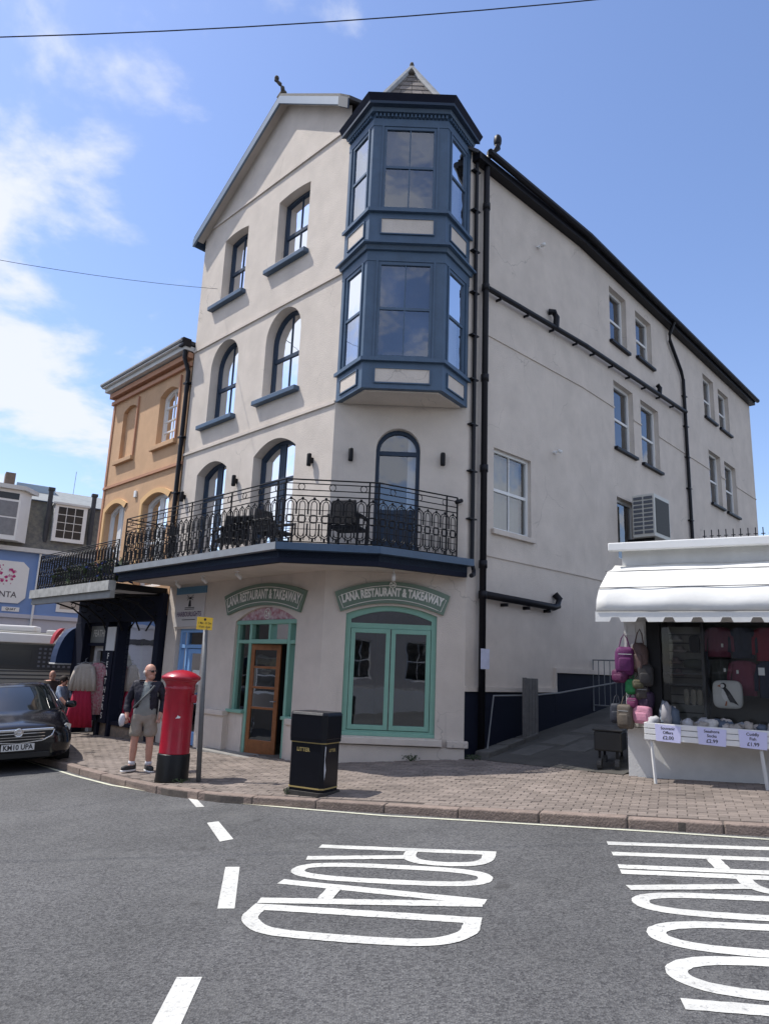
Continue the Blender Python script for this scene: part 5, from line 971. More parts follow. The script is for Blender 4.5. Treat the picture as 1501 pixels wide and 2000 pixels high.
for mtl, cnt, nm in ((PK, 26, 'blossom'), (PK2, 22, 'pale_blossom')):
    mb = MB(MG)
    for k in range(cnt):
        a = rd.uniform(0, 6.28); q_ = rd.uniform(.1, .48); r_ = rd.uniform(.025, .075); cx_, cz_ = -1.2+q_*1.15*math.cos(a), 4.48+q_*.8*math.sin(a); mb.add([(cx_+r_*math.cos(j*1.05)*rd.uniform(.7, 1.2), .052+k*.0006, cz_+r_*math.sin(j*1.05)*rd.uniform(.7, 1.2)) for j in range(6)], [tuple(range(6))])
    mb.build(nm, mtl, sg, kind='stuff')
np_ = tag(MB(MG).box(-1.0, -.42, .0, .03, 3.2, 3.36).build('street_plate', WHITE, origin=tuple(MG((-.7, 0, 3.2)))), 'white street name plate below the blossom sign', 'sign'); mb = MB(MG); lettering(mb, 'QUAY', .12, lambda x, y: (-.71+x, .033, 3.28+y), .003); mb.build('lettering', INK, np_)
# white hut beyond the far end of the side wall
fh = thing('distant_hut', 'white flat-roofed building corner beyond the tall side wall', 'building', (24, 38, 0)); MB().box(22.4, 30, 38, 44, 0, 8.35).build('wall', WHITE, fh); MB().box(22.2, 30.3, 37.8, 44.2, 8.351, 8.6).build('roof_edge', BLACK, fh)
# house across the road behind the viewer, seen mirrored in the shop windows
th = thing('opposite_house', 'grey rendered house with white sash windows mirrored in the restaurant window', 'building', (0, -7, -.4)); OFr = Fr((-9, -6.5, 0), (1, 0, 0), (0, 1, 0))
hol = [rectg(s, s+1.1, 1.15, 2.9) for s in (1.5, 4.5, 7.6, 10.2, 13.2, 16)]+[rectg(s, s+1.0, 4.3, 5.8) for s in (1.5, 4.5, 7.6, 10.2, 13.2, 16)]
wall('front_wall', OFr, [(0, -.9), (19, -.9), (19, 6.6), (0, 6.6)], [h(0) for h in hol], mat('grey_render', (.42, .40, .39), .9, .1, 2), th, .15)
for h in hol: window(th, OFr, h, -.15, .07, rails=(sum(p[1] for p in h(0))/4,), bars=(sum(p[0] for p in h(0))/4,), gm=GLASS)
MB(OFr).box(0, 19, .01, .09, -.9, .75).build('white_plinth', WHITEW, th); MB(OFr).prism([(-.2, 6.6), (19.2, 6.6), (19.2, 6.75), (-.2, 6.75)], -5, .3).build('roof', DSLATE, th)

# terrace on the far side of the street to the west, mirrored in the ground-floor glass
tw = thing('west_terrace', 'plain rendered terrace across the street facing the shop fronts', 'building', (-19, 10, -1.3)); WFr = Fr((-19, -6, 0), (0, 1, 0), (1, 0, 0))
hol = [rectg(s, s+1.1, z, z+1.6) for z in (.4, 3.6) for s in (2, 5, 8, 11, 14, 17, 20, 23)]
wall('front_wall', WFr, [(0, -1.8), (27, -1.8), (27, 6.2), (0, 6.2)], [q(0) for q in hol], mat('buff_render', (.36, .31, .26), .9, .12, 2), tw, .15)
for q in hol: window(tw, WFr, q, -.15, .08, rails=(sum(p[1] for p in q(0))/4,))
MB(WFr).prism([(-.2, 6.2), (27.2, 6.2), (27.2, 6.35), (-.2, 6.35)], -6, .3).build('roof', DSLATE, tw)
# ================================================================ STREET FURNITURE
RED = mat('post_red', (.43, .007, .028), .34, .25, 5, .12, 25, coat=.25)
px, py = -3.0, 11.27; pz = zpave(px, py); pb = thing('pillar_box', 'red cylindrical post box with black base on the pavement', 'post box', (px, py, pz)); PF = Fr((px, py, pz), (.97, .25, 0), (-.25, .97, 0))
MB(PF).lathe([(.245, -.05), (.245, .02), (.238, .05), (.236, .37), (.228, .385)], 32).build('base', mat('gloss_black', (.010, .010, .010), .4, .3, 8, spec=.3), pb, smooth=True)
MB(PF).lathe([(.226, .386), (.222, .40), (.218, .9), (.216, 1.30), (.226, 1.315), (.226, 1.335), (.216, 1.35), (.22, 1.39), (.245, 1.43), (.27, 1.45)], 32).build('body', RED, pb, smooth=True)
MB(PF).lathe([(.272, 1.451), (.290, 1.47), (.292, 1.49), (.285, 1.505), (.21, 1.555), (.11, 1.592), (.001, 1.605)], 32).build('cap', RED, pb, smooth=True)
MB(PF).box(.17, .255, -.14, .1, 1.12, 1.24).build('slot_hood', RED, pb, bevel=.015); MB(PF).box(.245, .258, -.1, .06, 1.15, 1.19).build('slot', mat('gloss_black', (.012, .012, .012)), pb)
MB(PF).add([(-.03, -.2195, .90), (.035, -.219, .905), (.045, -.219, .925), (.0, -.2195, .945), (-.01, -.2195, .92)], [(0, 1, 2, 3, 4)]).build('sticker', WHITE, pb)
qx, qy = -2.55, 11.06; qz = zpave(qx, qy); ps = thing('sign_post', 'slim grey post carrying a small yellow notice', 'sign post', (qx, qy, qz)); GP = mat('post_grey', (.14, .145, .15), .5, .25, 12)
MB().tube([(qx, qy, qz-.05), (qx-.10, qy, qz+2.26)], .036, 10).build('pole', GP, ps, smooth=True)
PFr = Fr((qx-.11, qy-.045, qz+2.28), (.80, .6, 0), (.6, -.8, 0)); YE = mat('sign_yellow', (.80, .50, .03), .45)
yp = MB(PFr).prism([(-.125, -.095), (.125, -.095), (.125, .095), (-.125, .095)], 0, .006).build('yellow_plate', YE, ps); mb = MB(PFr); mb.add([(.02*math.cos(k*.7), .0075, .06+.02*math.sin(k*.7)) for k in range(9)], [tuple(range(9))])
lettering(mb, '1 Mar - 31 Oct', .042, lambda x, y: (x*.82, .0075, .005+y), .0008); lettering(mb, '10 am - 6 pm', .042, lambda x, y: (x*.82, .0075, -.05+y), .0008); mb.build('lettering', INK, yp)
bx, by_ = -.90, 9.92; bz = zpave(-.9, 9.8); BFr = Fr((-.65, 9.61, bz), (-.875, .485, 0), (.485, .875, 0)); bn = thing('litter_bin', 'square black and gold litter bin at the kerb', 'litter bin', tuple(BFr((.28, .22, 0)))); BG = mat('bin_black', (.006, .007, .012), .3, .3, 5, .08, 12, spec=.28); GOLD = mat('bin_gold', (.42, .32, .12), .4)
def oct_(e, w_=.57, d_=.44, c=.05): return [(c-e*.4, -e), (w_-c+e*.4, -e), (w_+e, c-e*.4), (w_+e, d_-c+e*.4), (w_-c+e*.4, d_+e), (c-e*.4, d_+e), (-e, d_-c+e*.4), (-e, c-e*.4)]
MB(BFr).plan(oct_(-.015), .05, .66).build('bin_body', BG, bn, bevel=.006); MB(BFr).plan(oct_(.02), -.02, .05).build('bin_foot', mat('dirty_foot', (.06, .055, .05), .9, .5, 20), bn); MB(BFr).plan(oct_(.008), .70, 1.0).build('bin_hood', BG, bn, bevel=.008); MB(BFr).plan(oct_(.014), 1.0, 1.035, oct_(-.01)).build('bin_lid', BG, bn, bevel=.006); MB(BFr).plan(oct_(.004), .66, .70).build('bin_collar', BG, bn)
for z, h in ((.645, .022), (.085, .018)): MB(BFr).plan(oct_(-.012), z, z+h).build('gold_band', GOLD, bn)
mb = MB(BFr); lettering(mb, 'LITTER', .062, lambda x, y: (.30-x, -.0165+.0, .56+y) if False else (.33-x, .0128, .565+y), .0015); mb2 = MB(Fr(BFr.o, BFr.a, BFr.b)); 
mb = MB(BFr); lettering(mb, 'LITTER', .066, lambda x, y: (.33-x, .0125, .56+y), .002); lettering(mb, 'LITTER', .05, lambda x, y: (.0125, .22+x, .56+y), .0015); mb.build('lettering', GOLD, bn)
MB(BFr).add([(.0125, .05, .62), (.0125, .07, .61), (.0125, .055, .45), (.0125, .085, .33), (.0125, .06, .2), (.0125, .045, .34), (.0125, .045, .5)], [tuple(range(7))]).build('paint_streak', mat('white_splash', (.6, .62, .66), .6), bn)
# weeds
def weed(P, rx, ry, h, n, label, seed):
    plant(P, rx, ry, h, n, label, 'weed', 0, seed)
for i, (x, y, rx, ry, h, lb) in enumerate(((-2.78, 11.0, .22, .07, .07, 'low green weeds around the foot of the post box'), (-1.12, 9.85, .05, .1, .10, 'weed tuft beside the litter bin foot'), (.6, 12.5, .16, .06, .14, 'weed tuft under the shop window sill'), (1.62, 12.4, .14, .07, .12, 'weed tuft at the foot of the soil pipe'))): weed((x, y, zpave(x, y)), rx, ry, h, 70, lb, 20+i)
# ================================================================ PEOPLE
def skin_mesh(name, V, E, rad, sub=2):
    me = bpy.data.meshes.new(name); me.from_pydata([tuple(v) for v in V], E, []); o = bpy.data.objects.new(name, me); COL.objects.link(o); o.modifiers.new('skin', 'SKIN'); s = o.modifiers.new('s', 'SUBSURF'); s.levels = s.render_levels = sub
    if not me.skin_vertices: return None
    for i, r in enumerate(rad): me.skin_vertices[0].data[i].radius = r if isinstance(r, tuple) else (r, r); me.skin_vertices[0].data[i].use_root = (i == 0)
    dg = bpy.context.evaluated_depsgraph_get(); dg.update(); m2 = bpy.data.meshes.new_from_object(o.evaluated_get(dg)); bpy.data.objects.remove(o)
    return [v.co.copy() for v in m2.vertices], [tuple(p.vertices) for p in m2.polygons]
SKIN = mat('skin', (.56, .30, .22), .55, .12, 18)
def place_mesh(fr, data, name, mats, par, pick=None, drop=None):
    vs, fs = data
    if name in ('jacket', 'shorts'): vs = [v+noise.noise_vector(v*9)*.014+noise.noise_vector(v*22)*.005 for v in vs]
    mb = MB(fr); mb.add(vs, [f for f in fs if not (drop and drop(sum((vs[i] for i in f), Vector())/len(f)))]); o = mb.build(name, mats, par, smooth=True)
    if pick:
        keep = [f for f in fs if not (drop and drop(sum((vs[i] for i in f), Vector())/len(f)))]
        for p, f in zip(o.data.polygons, keep): p.material_index = pick(sum((vs[i] for i in f), Vector())/len(f))
    return o
def head(fr, c, yaw, r=.1, glasses=None, par=None, hair=None):
    """head shape appended to a body: skull, jaw, nose, ears (returned as verts/faces in body space)"""
    h = MB(); f = Fr(c, (math.cos(yaw), math.sin(yaw), 0), (-math.sin(yaw), math.cos(yaw), 0))
    h.blob((0, .005, .02), (r*.78, r*.95, r*1.12), .95, 18, 12, f); h.blob((0, -r*.28, -r*.62), (r*.58, r*.6, r*.55), .9, 14, 10, f); h.blob((0, -r*.98, -.005), (.013, .022, .026), .9, 8, 6, f)
    for s in (-1, 1): h.blob((s*r*.78, .01, 0), (.012, .022, .032), .9, 8, 6, f)
    return h, f
def person(fr, label, J, heads, top, legs_m, jacket=None, shoe=None, shorts=None, strap=None, extra=None):
    r = thing('person', label, 'person', tuple(fr.o)); V = []; E = []; rad = []
    def add(p, rr, par=None): V.append(Vector(p)); rad.append(rr); (E.append((par, len(V)-1)) if par is not None else None); return len(V)-1
    pel = add(J['pelvis'], (.155, .12)); sp = add(J['belly'], (.17, .15), pel); chs = add(J['chest'], (.165, .12), sp); nk = add(J['neck'], .058, chs); hb = add(J['head']+Vector((0, 0, -.02)), .05, nk)
    for s in ('L', 'R'):
        hp = add(J['hip'+s], .10, pel); kn = add(J['knee'+s], .062, hp); cf = add(J['knee'+s].lerp(J['ank'+s], .35), .064, kn); an = add(J['ank'+s], .042, cf); add(J['ank'+s]+J.get('toe'+s, Vector((0, -.15, -.05))), .03, an)
        sh_ = add(J['sho'+s], .07, chs); el = add(J['elb'+s], .048, sh_); wr = add(J['wri'+s], .034, el); hd = J['wri'+s]; dr = (J['wri'+s]-J['elb'+s]).normalized(); add(hd+dr*.07, (.038, .02), wr)
    vs, fs = skin_mesh('b', V, E, rad); mb = MB(fr); hm, hf = head(fr, J['head'], heads['yaw'], heads.get('r', .1)); k = len(vs); vs2 = list(vs)+[Vector(v) for v in hm.v]; fs2 = list(fs)+[tuple(i+k for i in f) for f in hm.q]
    # five fingers and thumb on each hand
    fm = MB()
    for s, sg in (('L', -1), ('R', 1)):
        dr = (J['wri'+s]-J['elb'+s]).normalized(); sd = dr.cross(Vector((0, 1, 0))).normalized(); up_ = sd.cross(dr); base_ = J['wri'+s]+dr*.07
        for q, ln in enumerate((.062, .07, .066, .052)): p = base_+sd*(-.026+q*.017); fm.tube([p, p+dr*ln*.5+up_*.004, p+dr*ln*.85+up_*.02*1], .0085, 6, r1=.006)
        p = J['wri'+s]+dr*.03+sd*.03; fm.tube([p, p+dr*.03+sd*.02, p+dr*.055+sd*.022+up_*.01], .010, 6, r1=.007)
    k = len(vs2); vs2 += [Vector(v) for v in fm.v]; fs2 += [tuple(i+k for i in f) for f in fm.q]
    zn = J['neck'].z-.015; kz = max(J['kneeL'].z, J['kneeR'].z)
    def pick(c):
        if c.z > zn: return 0
        d = min((c-J['wri'+s]).length for s in 'LR'); de = min((c-(J['elb'+s].lerp(J['wri'+s], .5))).length for s in 'LR')
        if d < .12 and abs(c.x) > .19: return 0
        if d < .10 and c.y < -.2: return 0
        if heads.get('bare_arms') and de < .17 and abs(c.x) > .17: return 0
        if c.z > J['pelvis'].z-.14: return 1
        return 2
    mats = [SKIN, top, legs_m]; place_mesh(fr, (vs2, fs2), 'body', mats, r, pick)
    if shorts:
        sV = [J['pelvis']+Vector((0, 0, .10)), J['pelvis']]; sE = [(0, 1)]; sr_ = [(.165, .135), (.178, .145)]
        for s in 'LR': sV += [J['hip'+s]+Vector((0, 0, -.02)), J['hip'+s].lerp(J['knee'+s], .5), J['hip'+s].lerp(J['knee'+s], .84)]; m_ = len(sV); sE += [(1, m_-3), (m_-3, m_-2), (m_-2, m_-1)]; sr_ += [.125, .115, .112]
        place_mesh(fr, skin_mesh('s', sV, sE, sr_, 3), 'shorts', shorts, r)
    if jacket:
        sV = [J['belly']+Vector((0, .02, -.19)), J['belly']+Vector((0, .02, .04)), J['chest']+Vector((0, .02, .02)), J['chest']+Vector((0, .02, .13))]; sE = [(0, 1), (1, 2), (2, 3)]; sr_ = [(.215, .17), (.205, .175), (.188, .145), (.09, .08)]
        for s in 'LR': m_ = len(sV); sV += [J['sho'+s], J['elb'+s], J['wri'+s].lerp(J['elb'+s], .12)]; sE += [(2, m_), (m_, m_+1), (m_+1, m_+2)]; sr_ += [.09, .068, .052]
        place_mesh(fr, skin_mesh('j', sV, sE, sr_, 4), 'jacket', jacket, r, drop=lambda c: c.y < -.03 and abs(c.x-.0) < .052+.11*max(0, (J['chest'].z+.12-c.z)) and c.z < J['neck'].z+.02)
    if shoe:
        for s in 'LR':
            a = J['ank'+s]; tv = J.get('toe'+s, Vector((0, -.15, -.05))); td = Vector((tv.x, tv.y, 0)).normalized(); sf = Fr(fr(Vector((a.x, a.y, 0))), fr.a*(-td.y)+fr.b*td.x, fr.a*(-td.x)-fr.b*td.y) if False else Fr(fr(Vector((a.x, a.y, 0))), fr.a*td.y*-1+fr.b*td.x, fr.a*td.x+fr.b*td.y)
            o = MB(sf).blob((0, .055, .055), (.047, .145, .048), .65, 16, 10).blob((0, -.035, .09), (.042, .05, .05), .8, 12, 8).build('shoe', shoe, r, smooth=True); MB(sf).blob((0, .055, .018), (.05, .152, .02), .5, 16, 6).build('sole', WHITE, o, smooth=True)
            MB(fr).lathe([(.052, .10), (.054, .13), (.053, .16)], 12, (a.x, a.y, 0)).build('sock', mat('sock_white', (.62, .62, .66), .9), r, smooth=True)
    if heads.get('glasses'):
        g = MB(fr)
        fr2 = Fr(fr(J['head']), fr.a*math.cos(heads['yaw'])+fr.b*math.sin(heads['yaw']), fr.b*math.cos(heads['yaw'])-fr.a*math.sin(heads['yaw']))
        MB(fr2).blob((-.036, -.092, .022), (.03, .012, .02), .6, 10, 6).blob((.036, -.092, .022), (.03, .012, .02), .6, 10, 6).tube([(-.06, -.085, .03), (-.083, .0, .03)], .005, 4).tube([(.06, -.085, .03), (.083, .0, .03)], .005, 4).build('sunglasses', INK, r, smooth=True)
    if heads.get('fringe'):
        fr2 = Fr(fr(J['head']), fr.a*math.cos(heads['yaw'])+fr.b*math.sin(heads['yaw']), fr.b*math.cos(heads['yaw'])-fr.a*math.sin(heads['yaw']))
        MB(fr2).blob((0, .035, .0), (.088, .078, .055), .9, 16, 8).build('hair', mat('white_hair', (.55, .53, .5), .9, .2, 40, .4, 120), r, smooth=True)
    if heads.get('hair'):
        fr2 = Fr(fr(J['head']), fr.a*math.cos(heads['yaw'])+fr.b*math.sin(heads['yaw']), fr.b*math.cos(heads['yaw'])-fr.a*math.sin(heads['yaw'])); hm_, hl = heads['hair']; m_ = MB(fr2).blob((0, .02, .035), (.09, .105, .105), .9, 16, 10)
        if hl: m_.blob((0, .09, -.02-hl/2), (.035, .03, hl), .8, 10, 8)
        m_.build('hair', hm_, r, smooth=True)
    if strap: MB(fr).tube(strap, .017, 6).build('bag_strap', mat('strap_grey', (.10, .11, .11), .8), r)
    return r
Vv = Vector
mx_, my_ = -3.80, 12.24; mz = zpave(mx_, my_); MF = Fr((mx_, my_, mz), (.985, .17, 0), (-.17, .985, 0))
Jm = dict(pelvis=Vv((0, 0, .90)), belly=Vv((.0, -.03, 1.06)), chest=Vv((0, -.005, 1.26)), neck=Vv((0.01, .0, 1.43)), head=Vv((.02, -.015, 1.565)), hipL=Vv((-.10, 0, .83)), hipR=Vv((.10, 0, .83)), kneeL=Vv((-.115, -.02, .46)), kneeR=Vv((.125, -.015, .46)), ankL=Vv((-.125, .01, .09)), ankR=Vv((.135, .01, .09)), toeL=Vv((-.10, -.13, -.05)), toeR=Vv((.07, -.14, -.05)),
 shoL=Vv((-.185, .015, 1.36)), shoR=Vv((.185, .015, 1.36)), elbL=Vv((-.29, .05, 1.10)), elbR=Vv((.285, .06, 1.10)), wriL=Vv((-.27, -.07, .87)), wriR=Vv((.25, -.06, .88)))
TEE = mat('grey_tee', (.27, .295, .285), .9, .15, 12, .5, 18); JKT = mat('navy_jacket', (.012, .012, .026), .7, .3, 10, .6, 14); KH = mat('khaki_shorts', (.33, .295, .245), .9, .15, 14, .6, 16)
man = person(MF, 'bald person in open navy jacket, grey tee and khaki shorts beside the post box', Jm, dict(yaw=R(52), r=.105, glasses=True, fringe=True), TEE, SKIN, JKT, mat('dark_trainer', (.03, .03, .032), .7), KH, [(.13, -.145, 1.36), (.05, -.185, 1.24), (-.06, -.20, 1.12), (-.17, -.155, 1.0)])
mb = MB(MF); mb.blob((-.33, -.10, .80), (.055, .05, .10), .9, 10, 8, jit=.08); tag(mb.build('carrier_bag', mat('pale_bag', (.55, .55, .58), .6), smooth=True, origin=tuple(MF((-.33, -.1, .7)))), 'pale crumpled bag held by the person in the navy jacket', 'bag')
# person reading a phone behind the car
qx, qy = -8.75, 19.9; QF = Fr((qx, qy, zpave(qx, qy)-.1), (.96, .28, 0), (-.28, .96, 0)); Jq = {k: v.copy() for k, v in Jm.items()}; Jq.update(wriL=Vv((-.08, -.30, 1.08)), wriR=Vv((.05, -.31, 1.08)), elbL=Vv((-.28, -.06, 1.07)), elbR=Vv((.27, -.06, 1.07)), head=Vv((-.01, -.05, 1.55)))
person(QF, 'person in dark top and trousers looking down at a phone beyond the car', Jq, dict(yaw=R(-15), r=.1, bare_arms=True), mat('dark_maroon_top', (.045, .012, .018), .9, 0, 7, col2=(.03, .04, .02)), mat('black_trousers', (.012, .012, .016), .9), None, mat('dark_trainer', (.03, .03, .032)))
tag(MB(QF).box(-.045, .035, -.40, -.385, 1.06, 1.2).build('phone', INK, origin=tuple(QF((0, -.39, 1.06)))), 'small dark phone held by the person beyond the car', 'phone')
kx, ky = -8.2, 19.3; KFr = Fr((kx, ky, zpave(kx, ky)), (.2, .98, 0), (-.98, .2, 0)); Jk = {k: v*.84 for k, v in Jm.items()}; Jk.update(wriL=Vv((-.2, -.36, .70)), wriR=Vv((.18, -.38, .72)), elbL=Vv((-.22, -.15, .88)), elbR=Vv((.22, -.16, .88)), kneeL=Vv((-.1, -.16, .40)), kneeR=Vv((.1, .06, .39)), ankL=Vv((-.1, -.2, .08)), ankR=Vv((.1, .22, .09)))
person(KFr, 'person in pale blue patterned top and light jeans walking by the clothes rail', Jk, dict(yaw=R(0), r=.095, bare_arms=True, hair=(mat('dark_hair', (.03, .02, .015), .8), .12)), mat('pale_blue_top', (.50, .56, .66), .9, 0, 16, col2=(.16, .24, .36)), mat('light_jeans', (.36, .42, .52), .9, .15, 20), None, mat('tan_shoe', (.3, .2, .13), .8))
# clothes hung outside the dark shop
def hung(s, o, label, parts, hook):
    r = thing('hanging_outfit', label, 'clothes', tuple(F1((s, o, .0))), 'clothes hung outside the dark shop')
    for nm, rows, m_, sl in parts:
        f = Fr(F1((s, o, 0)), (.98, .2, 0), (.2, -.98, 0)); MB(f).drape(rows, 5, .016, seed=s).build(nm, m_, r, smooth=True)
        if sl:
            z1, wd, ln = sl
            for sg in (-1, 1): MB(f).tube([(sg*wd*.8, 0, z1), (sg*wd*1.15, .03, z1-ln*.5), (sg*wd*1.25, .05, z1-ln)], .065, 8, r1=.05).build('sleeve', m_, r, smooth=True)
    MB(f).tube([(-.2, 0, hook-.06), (0, 0, hook), (.2, 0, hook-.06)], .008, 4).tube([(0, 0, hook), (0, 0, hook+.08), (0, -.25, hook+.1)], .006, 4).build('hanger', LEAD, r)
CRM = mat('cream_knit', (.50, .44, .38), .95, .15, 20, .3, 60); CRS = mat('crimson_cloth', (.42, .012, .05), .85, .15, 6)
hung(8.35, .60, 'cream cardigan over a long crimson skirt on a hanger', [('cardigan', [(1.52, -.1, .1, .03), (1.44, -.24, .24, .05), (1.2, -.25, .25, .06), (.86, -.27, .27, .06)], CRM, (1.42, .22, .55)), ('skirt', [(.9, -.20, .20, .05), (.5, -.26, .26, .07), (.0, -.33, .33, .08)], CRS, None)], 1.56)
FLR = mat('floral_cloth', (.45, .06, .14), .9, 0, 22, col2=(.55, .48, .46)); DNM = mat('slate_blue_cloth', (.07, .085, .14), .9, .15, 9)
hung(8.3, .30, 'pink floral dress hung in the shop doorway', [('dress', [(1.55, -.1, .1, .03), (1.46, -.2, .2, .05), (1.1, -.18, .18, .06), (.3, -.26, .26, .07)], FLR, (1.44, .18, .2))], 1.6); hung(8.48, .22, 'slate blue dress hung edge-on beside the lettered board', [('dress', [(1.4, -.03, .03, .03), (1.3, -.06, .06, .05), (.9, -.07, .07, .07), (.15, -.11, .11, .08)], DNM, None)], 1.45)
tag(MB(F1).drape([(1.75, -.1+6.5, .1+6.5, .03), (1.66, 6.28, 6.72, .05), (1.3, 6.3, 6.7, .06), (.6, 6.22, 6.78, .06)], 4, .012).build('pink_top', mat('dusky_pink', (.40, .09, .16), .9, .15, 6), smooth=True, origin=tuple(F1((6.5, 0, .6)))), 'dusky pink dress displayed inside the dark shop window', 'clothes'); 
for v in bpy.data.objects['pink_top'].data.vertices: v.co += -o1*.25
# ================================================================ CAR
h = Vector((.47, -.883, 0)); la = Vector((.883, .47, 0)); cxp, cyp = -6.20, 13.15; sl_ = lambda d: (zroad(cxp+d.x, cyp+d.y)-zroad(cxp, cyp))
ca = Vector((la.x, la.y, sl_(la))).normalized(); cb_ = Vector((-h.x, -h.y, sl_(-h))).normalized(); cc = ca.cross(cb_).normalized(); CF = Fr((cxp, cyp, zroad(cxp, cyp)), ca, cb_, cc)
car = thing('parked_car', 'black saloon car facing the viewer with number plate KM10 UPA', 'car', tuple(CF.o)); PAINT = mat('car_black', (.005, .005, .008), .16, 0, coat=.35, spec=.35); CHR = mat('chrome', (.75, .76, .78), .12, metal=1.0); TRIM = mat('trim_black', (.01, .01, .01), .5)
stn = [(0.0, [(.0, .24), (.50, .24), (.64, .33), (.66, .46), (.64, .58), (.56, .68), (.38, .735), (0, .75)]), (.10, [(0, .20), (.68, .2), (.80, .31), (.82, .46), (.80, .60), (.72, .725), (.5, .785), (0, .80)]), (.40, [(0, .17), (.80, .17), (.90, .3), (.92, .48), (.90, .65), (.83, .79), (.58, .85), (0, .87)]), (1.0, [(0, .17), (.82, .17), (.91, .3), (.93, .5), (.92, .7), (.87, .87), (.64, .94), (0, .96)]), (1.5, [(0, .17), (.82, .17), (.91, .3), (.93, .5), (.93, .74), (.89, .92), (.72, 1.0), (0, 1.02)]), (3.6, [(0, .17), (.82, .17), (.91, .3), (.93, .5), (.93, .76), (.90, .95), (.74, 1.01), (0, 1.03)]), (4.45, [(0, .2), (.78, .2), (.87, .32), (.89, .5), (.88, .74), (.82, .95), (.6, 1.03), (0, 1.05)]), (4.8, [(0, .3), (.6, .3), (.74, .4), (.76, .5), (.74, .7), (.66, .88), (.4, .95), (0, .97)])]
vs = []; fs = []
for y, hp in stn: ring = hp+[(-x, z) for x, z in hp[-2:0:-1]]; vs += [(x, y, z) for x, z in ring]
m_ = 14
for j in range(len(stn)-1): fs += [(j*m_+k, j*m_+(k+1) % m_, (j+1)*m_+(k+1) % m_, (j+1)*m_+k) for k in range(m_)]
fs += [tuple(range(m_)), tuple(range((len(stn)-1)*m_, len(stn)*m_))]; MB(CF).add(vs, fs).build('body', PAINT, car, smooth=True, sub=2)
def rr(y0, y1, hw, n=20):
    P = []; cy_ = (y0+y1)/2; hy = (y1-y0)/2
    for k in range(n): t = 2*math.pi*k/n; P.append((hw*math.copysign(abs(math.cos(t))**.55, math.cos(t)), cy_+hy*math.copysign(abs(math.sin(t))**.75, math.sin(t))))
    return P
lv = [(.97, rr(1.28, 4.5, .80)), (1.12, rr(1.55, 4.32, .755)), (1.28, rr(1.86, 4.1, .69)), (1.41, rr(2.18, 3.8, .61))]
vs = [(x, y, z) for z, P in lv for x, y in P]; CG = mat('car_glass', (.010, .014, .016), .04, 0, spec=.6, coat=.2)
MB(CF).add(vs, [(j*20+k, j*20+(k+1) % 20, (j+1)*20+(k+1) % 20, (j+1)*20+k) for j in range(3) for k in range(20)]).build('windscreen', CG, car, smooth=True)
lv2 = [(1.405, rr(2.16, 3.82, .615)), (1.45, rr(2.3, 3.7, .56)), (1.475, rr(2.5, 3.5, .42))]; vs = [(x, y, z) for z, P in lv2 for x, y in P]
MB(CF).add(vs, [(j*20+k, j*20+(k+1) % 20, (j+1)*20+(k+1) % 20, (j+1)*20+k) for j in range(2) for k in range(20)]+[tuple(range(40, 60))]).build('roof', PAINT, car, smooth=True)
for s in (-1, 1):
    MB(CF).tube([(s*.78, 1.42, .98), (s*.72, 1.72, 1.13), (s*.655, 2.0, 1.28), (s*.575, 2.3, 1.42)], .03, 6).build('pillar', PAINT, car, smooth=True)
    MB(CF).blob((s*.985, 1.72, 1.04), (.11, .055, .07), .7, 14, 8).build('wing_mirror', PAINT, car, smooth=True)
    fy = lambda x: .0+.33*max(0, (abs(x)-.25)/.6)**2.1
    pts = [(.60, .60), (.70, .585), (.86, .65), (.885, .74), (.80, .775), (.70, .72)]; vs = [(s*x, fy(x)-.015+(.05 if z > .7 else 0), z) for x, z in pts]+[(s*x, fy(x)+.12, z) for x, z in pts]
    MB(CF).add(vs, [tuple(range(6)), tuple(range(6, 12))]+[(i, (i+1) % 6, 6+(i+1) % 6, 6+i) for i in range(6)]).build('headlight', mat('headlamp', (.62, .62, .58), .08, spec=.8, coat=1), car, bevel=.012)
    MB(CF).box(s*.66-.07, s*.66+.07, fy(.66)-.005, fy(.66)+.1, .33, .385).build('fog_light', mat('headlamp', (.6, .6, .6)), car, bevel=.01); MB(CF).box(s*.66-.13, s*.66+.13, fy(.66)+.012, fy(.66)+.11, .27, .40).build('fog_recess', TRIM, car, bevel=.01)
    for y in (.95, 3.75):
        wh = MB(CF).tube([(s*.68, y, .32), (s*.90, y, .32)], .32, 24).build('wheel', mat('tyre', (.02, .02, .02), .85), car); MB(CF).tube([(s*.88, y, .32), (s*.915, y, .32)], .22, 16).build('rim', CHR, wh)
def bar(z, hw, r, dz=0, yo=-.03): return [(hw*(-1+2*k/16), fy(hw*(-1+2*k/16))+yo+.0, z+dz*(1-((-1+2*k/16))**2)) for k in range(17)]
gp = [(-.56, .70), (.56, .70), (.50, .60), (.36, .53), (.0, .50), (-.36, .53), (-.50, .60)]; MB(CF).prism(gp, -.012, .06).build('grille', TRIM, car)
for z, hw in ((.60, .49), (.655, .53), (.555, .40)): MB(CF).tube(bar(z, hw, 0, 0, -.028), .009, 6).build('grille_bar', CHR, car)
MB(CF).tube([(-.57, .005, .70), (-.53, -.02, .60), (-.38, -.03, .525), (0, -.035, .49), (.38, -.03, .525), (.53, -.02, .60), (.57, .005, .70)], .012, 6).build('grille_surround', CHR, car); MB(CF).box(-.56, .56, -.03, .0, .69, .735).build('badge_bar', CHR, car, bevel=.01)
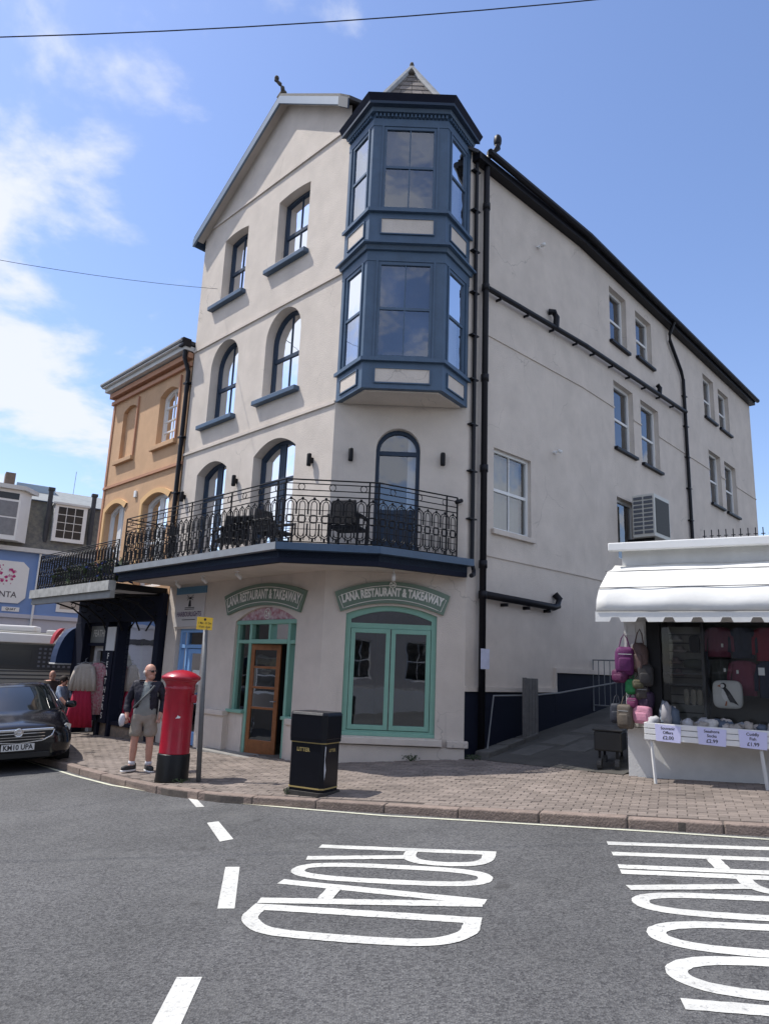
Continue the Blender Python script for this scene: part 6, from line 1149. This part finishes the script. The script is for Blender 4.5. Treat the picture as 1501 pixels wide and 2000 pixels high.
bdg = MB(CF).tube([(.065*math.cos(k*.45), -.05, .675+.065*math.sin(k*.45)) for k in range(14)], .012, 6, closed=True).build('badge', CHR, car, smooth=True); MB(CF).tube([(-.04, -.05, .65), (-.01, -.055, .685), (.02, -.055, .665), (.045, -.05, .70)], .012, 5).add([(.058*math.cos(k*.6), -.042, .675+.058*math.sin(k*.6)) for k in range(10)], [tuple(range(10))]).build('badge_emblem', CHR, bdg)
pt = MB(CF).box(-.26, .26, -.05, -.02, .375, .485).build('number_plate', mat('plate_white', (.68, .68, .66), .5), car, bevel=.004); mb = MB(CF); lettering(mb, 'KM10 UPA', .118, lambda x, y: (x, -.0515, .43+y), .004, width=.86); mb.build('lettering', INK, pt)
MB(CF).box(-.52, .52, .0, .08, .24, .335).build('lower_intake', TRIM, car, bevel=.01)
# ================================================================ MOTORHOME
hx = Vector((-10.6, 21.6, 0)); mhz = zroad(hx.x, hx.y); HF = Fr((hx.x, hx.y, mhz), (.97, .24, 0), (-.24, .97, 0)); mh = thing('motorhome', 'pale motorhome with dark window band parked beyond the car', 'motorhome', tuple(HF.o)); MHB = mat('motorhome_beige', (.27, .265, .235), .5, .08, 3); 
prof = [(-3.6, .45), (3.0, .45), (3.0, 2.62), (2.9, 2.78), (-2.0, 2.86), (-3.2, 2.62), (-3.7, 1.9), (-3.8, 1.0)]; MB(HF).prism(prof, 0, 2.2).build('body', MHB, mh, bevel=.06)
MB(HF).prism([(-3.2, 2.5), (2.9, 2.5), (2.9, 2.74), (-2.0, 2.80), (-2.9, 2.62)], -.10, .02).build('awning_case', WHITE, mh, bevel=.03); MB(HF).prism([(-3.3, 1.72), (2.95, 1.75), (2.95, 2.46), (-3.1, 2.46)], -.012, .01).build('window_band', mat('tinted_band', (.015, .016, .022), .15), mh); MB(HF).box(-.6, .35, -.02, -.011, 1.85, 2.3).build('window', DG, mh)
for k in range(7):
    for j in range(5): MB(HF).box(.55+k*.14, .62+k*.14, -.018, -.0121, 1.82+j*.125, 1.88+j*.125).build('vent', mat('vent_grey', (.10, .11, .14), .5), mh)
for k in range(3): MB(HF).prism([(-1.6, 1.42+k*.11), (2.9, 1.50+k*.11), (2.9, 1.535+k*.11), (-1.6, 1.455+k*.11)], -.014, .01).build('stripe', mat('dark_stripe', (.03, .03, .035), .4), mh)
MB(HF).box(-.3, .75, -.014, .01, .85, 1.18).build('locker_door', mat('locker', (.34, .33, .30), .5), mh, bevel=.01); MB(HF).box(1.9, 2.25, -.014, .01, .8, 1.25).build('locker_door', mat('locker', (.34, .33, .30)), mh, bevel=.01)
MB(HF).box(-1.1, .3, .4, 1.2, 2.83, 3.02).build('roof_vent', WHITE, mh, bevel=.05); MB(HF).box(.6, 1.0, .4, .9, 2.82, 2.92).build('roof_vent', WHITE, mh, bevel=.03)
for x in (-2.3, 1.4): MB(HF).tube([(x, .02, .36), (x, .28, .36)], .36, 20).build('wheel', mat('tyre', (.02, .02, .02)), mh)
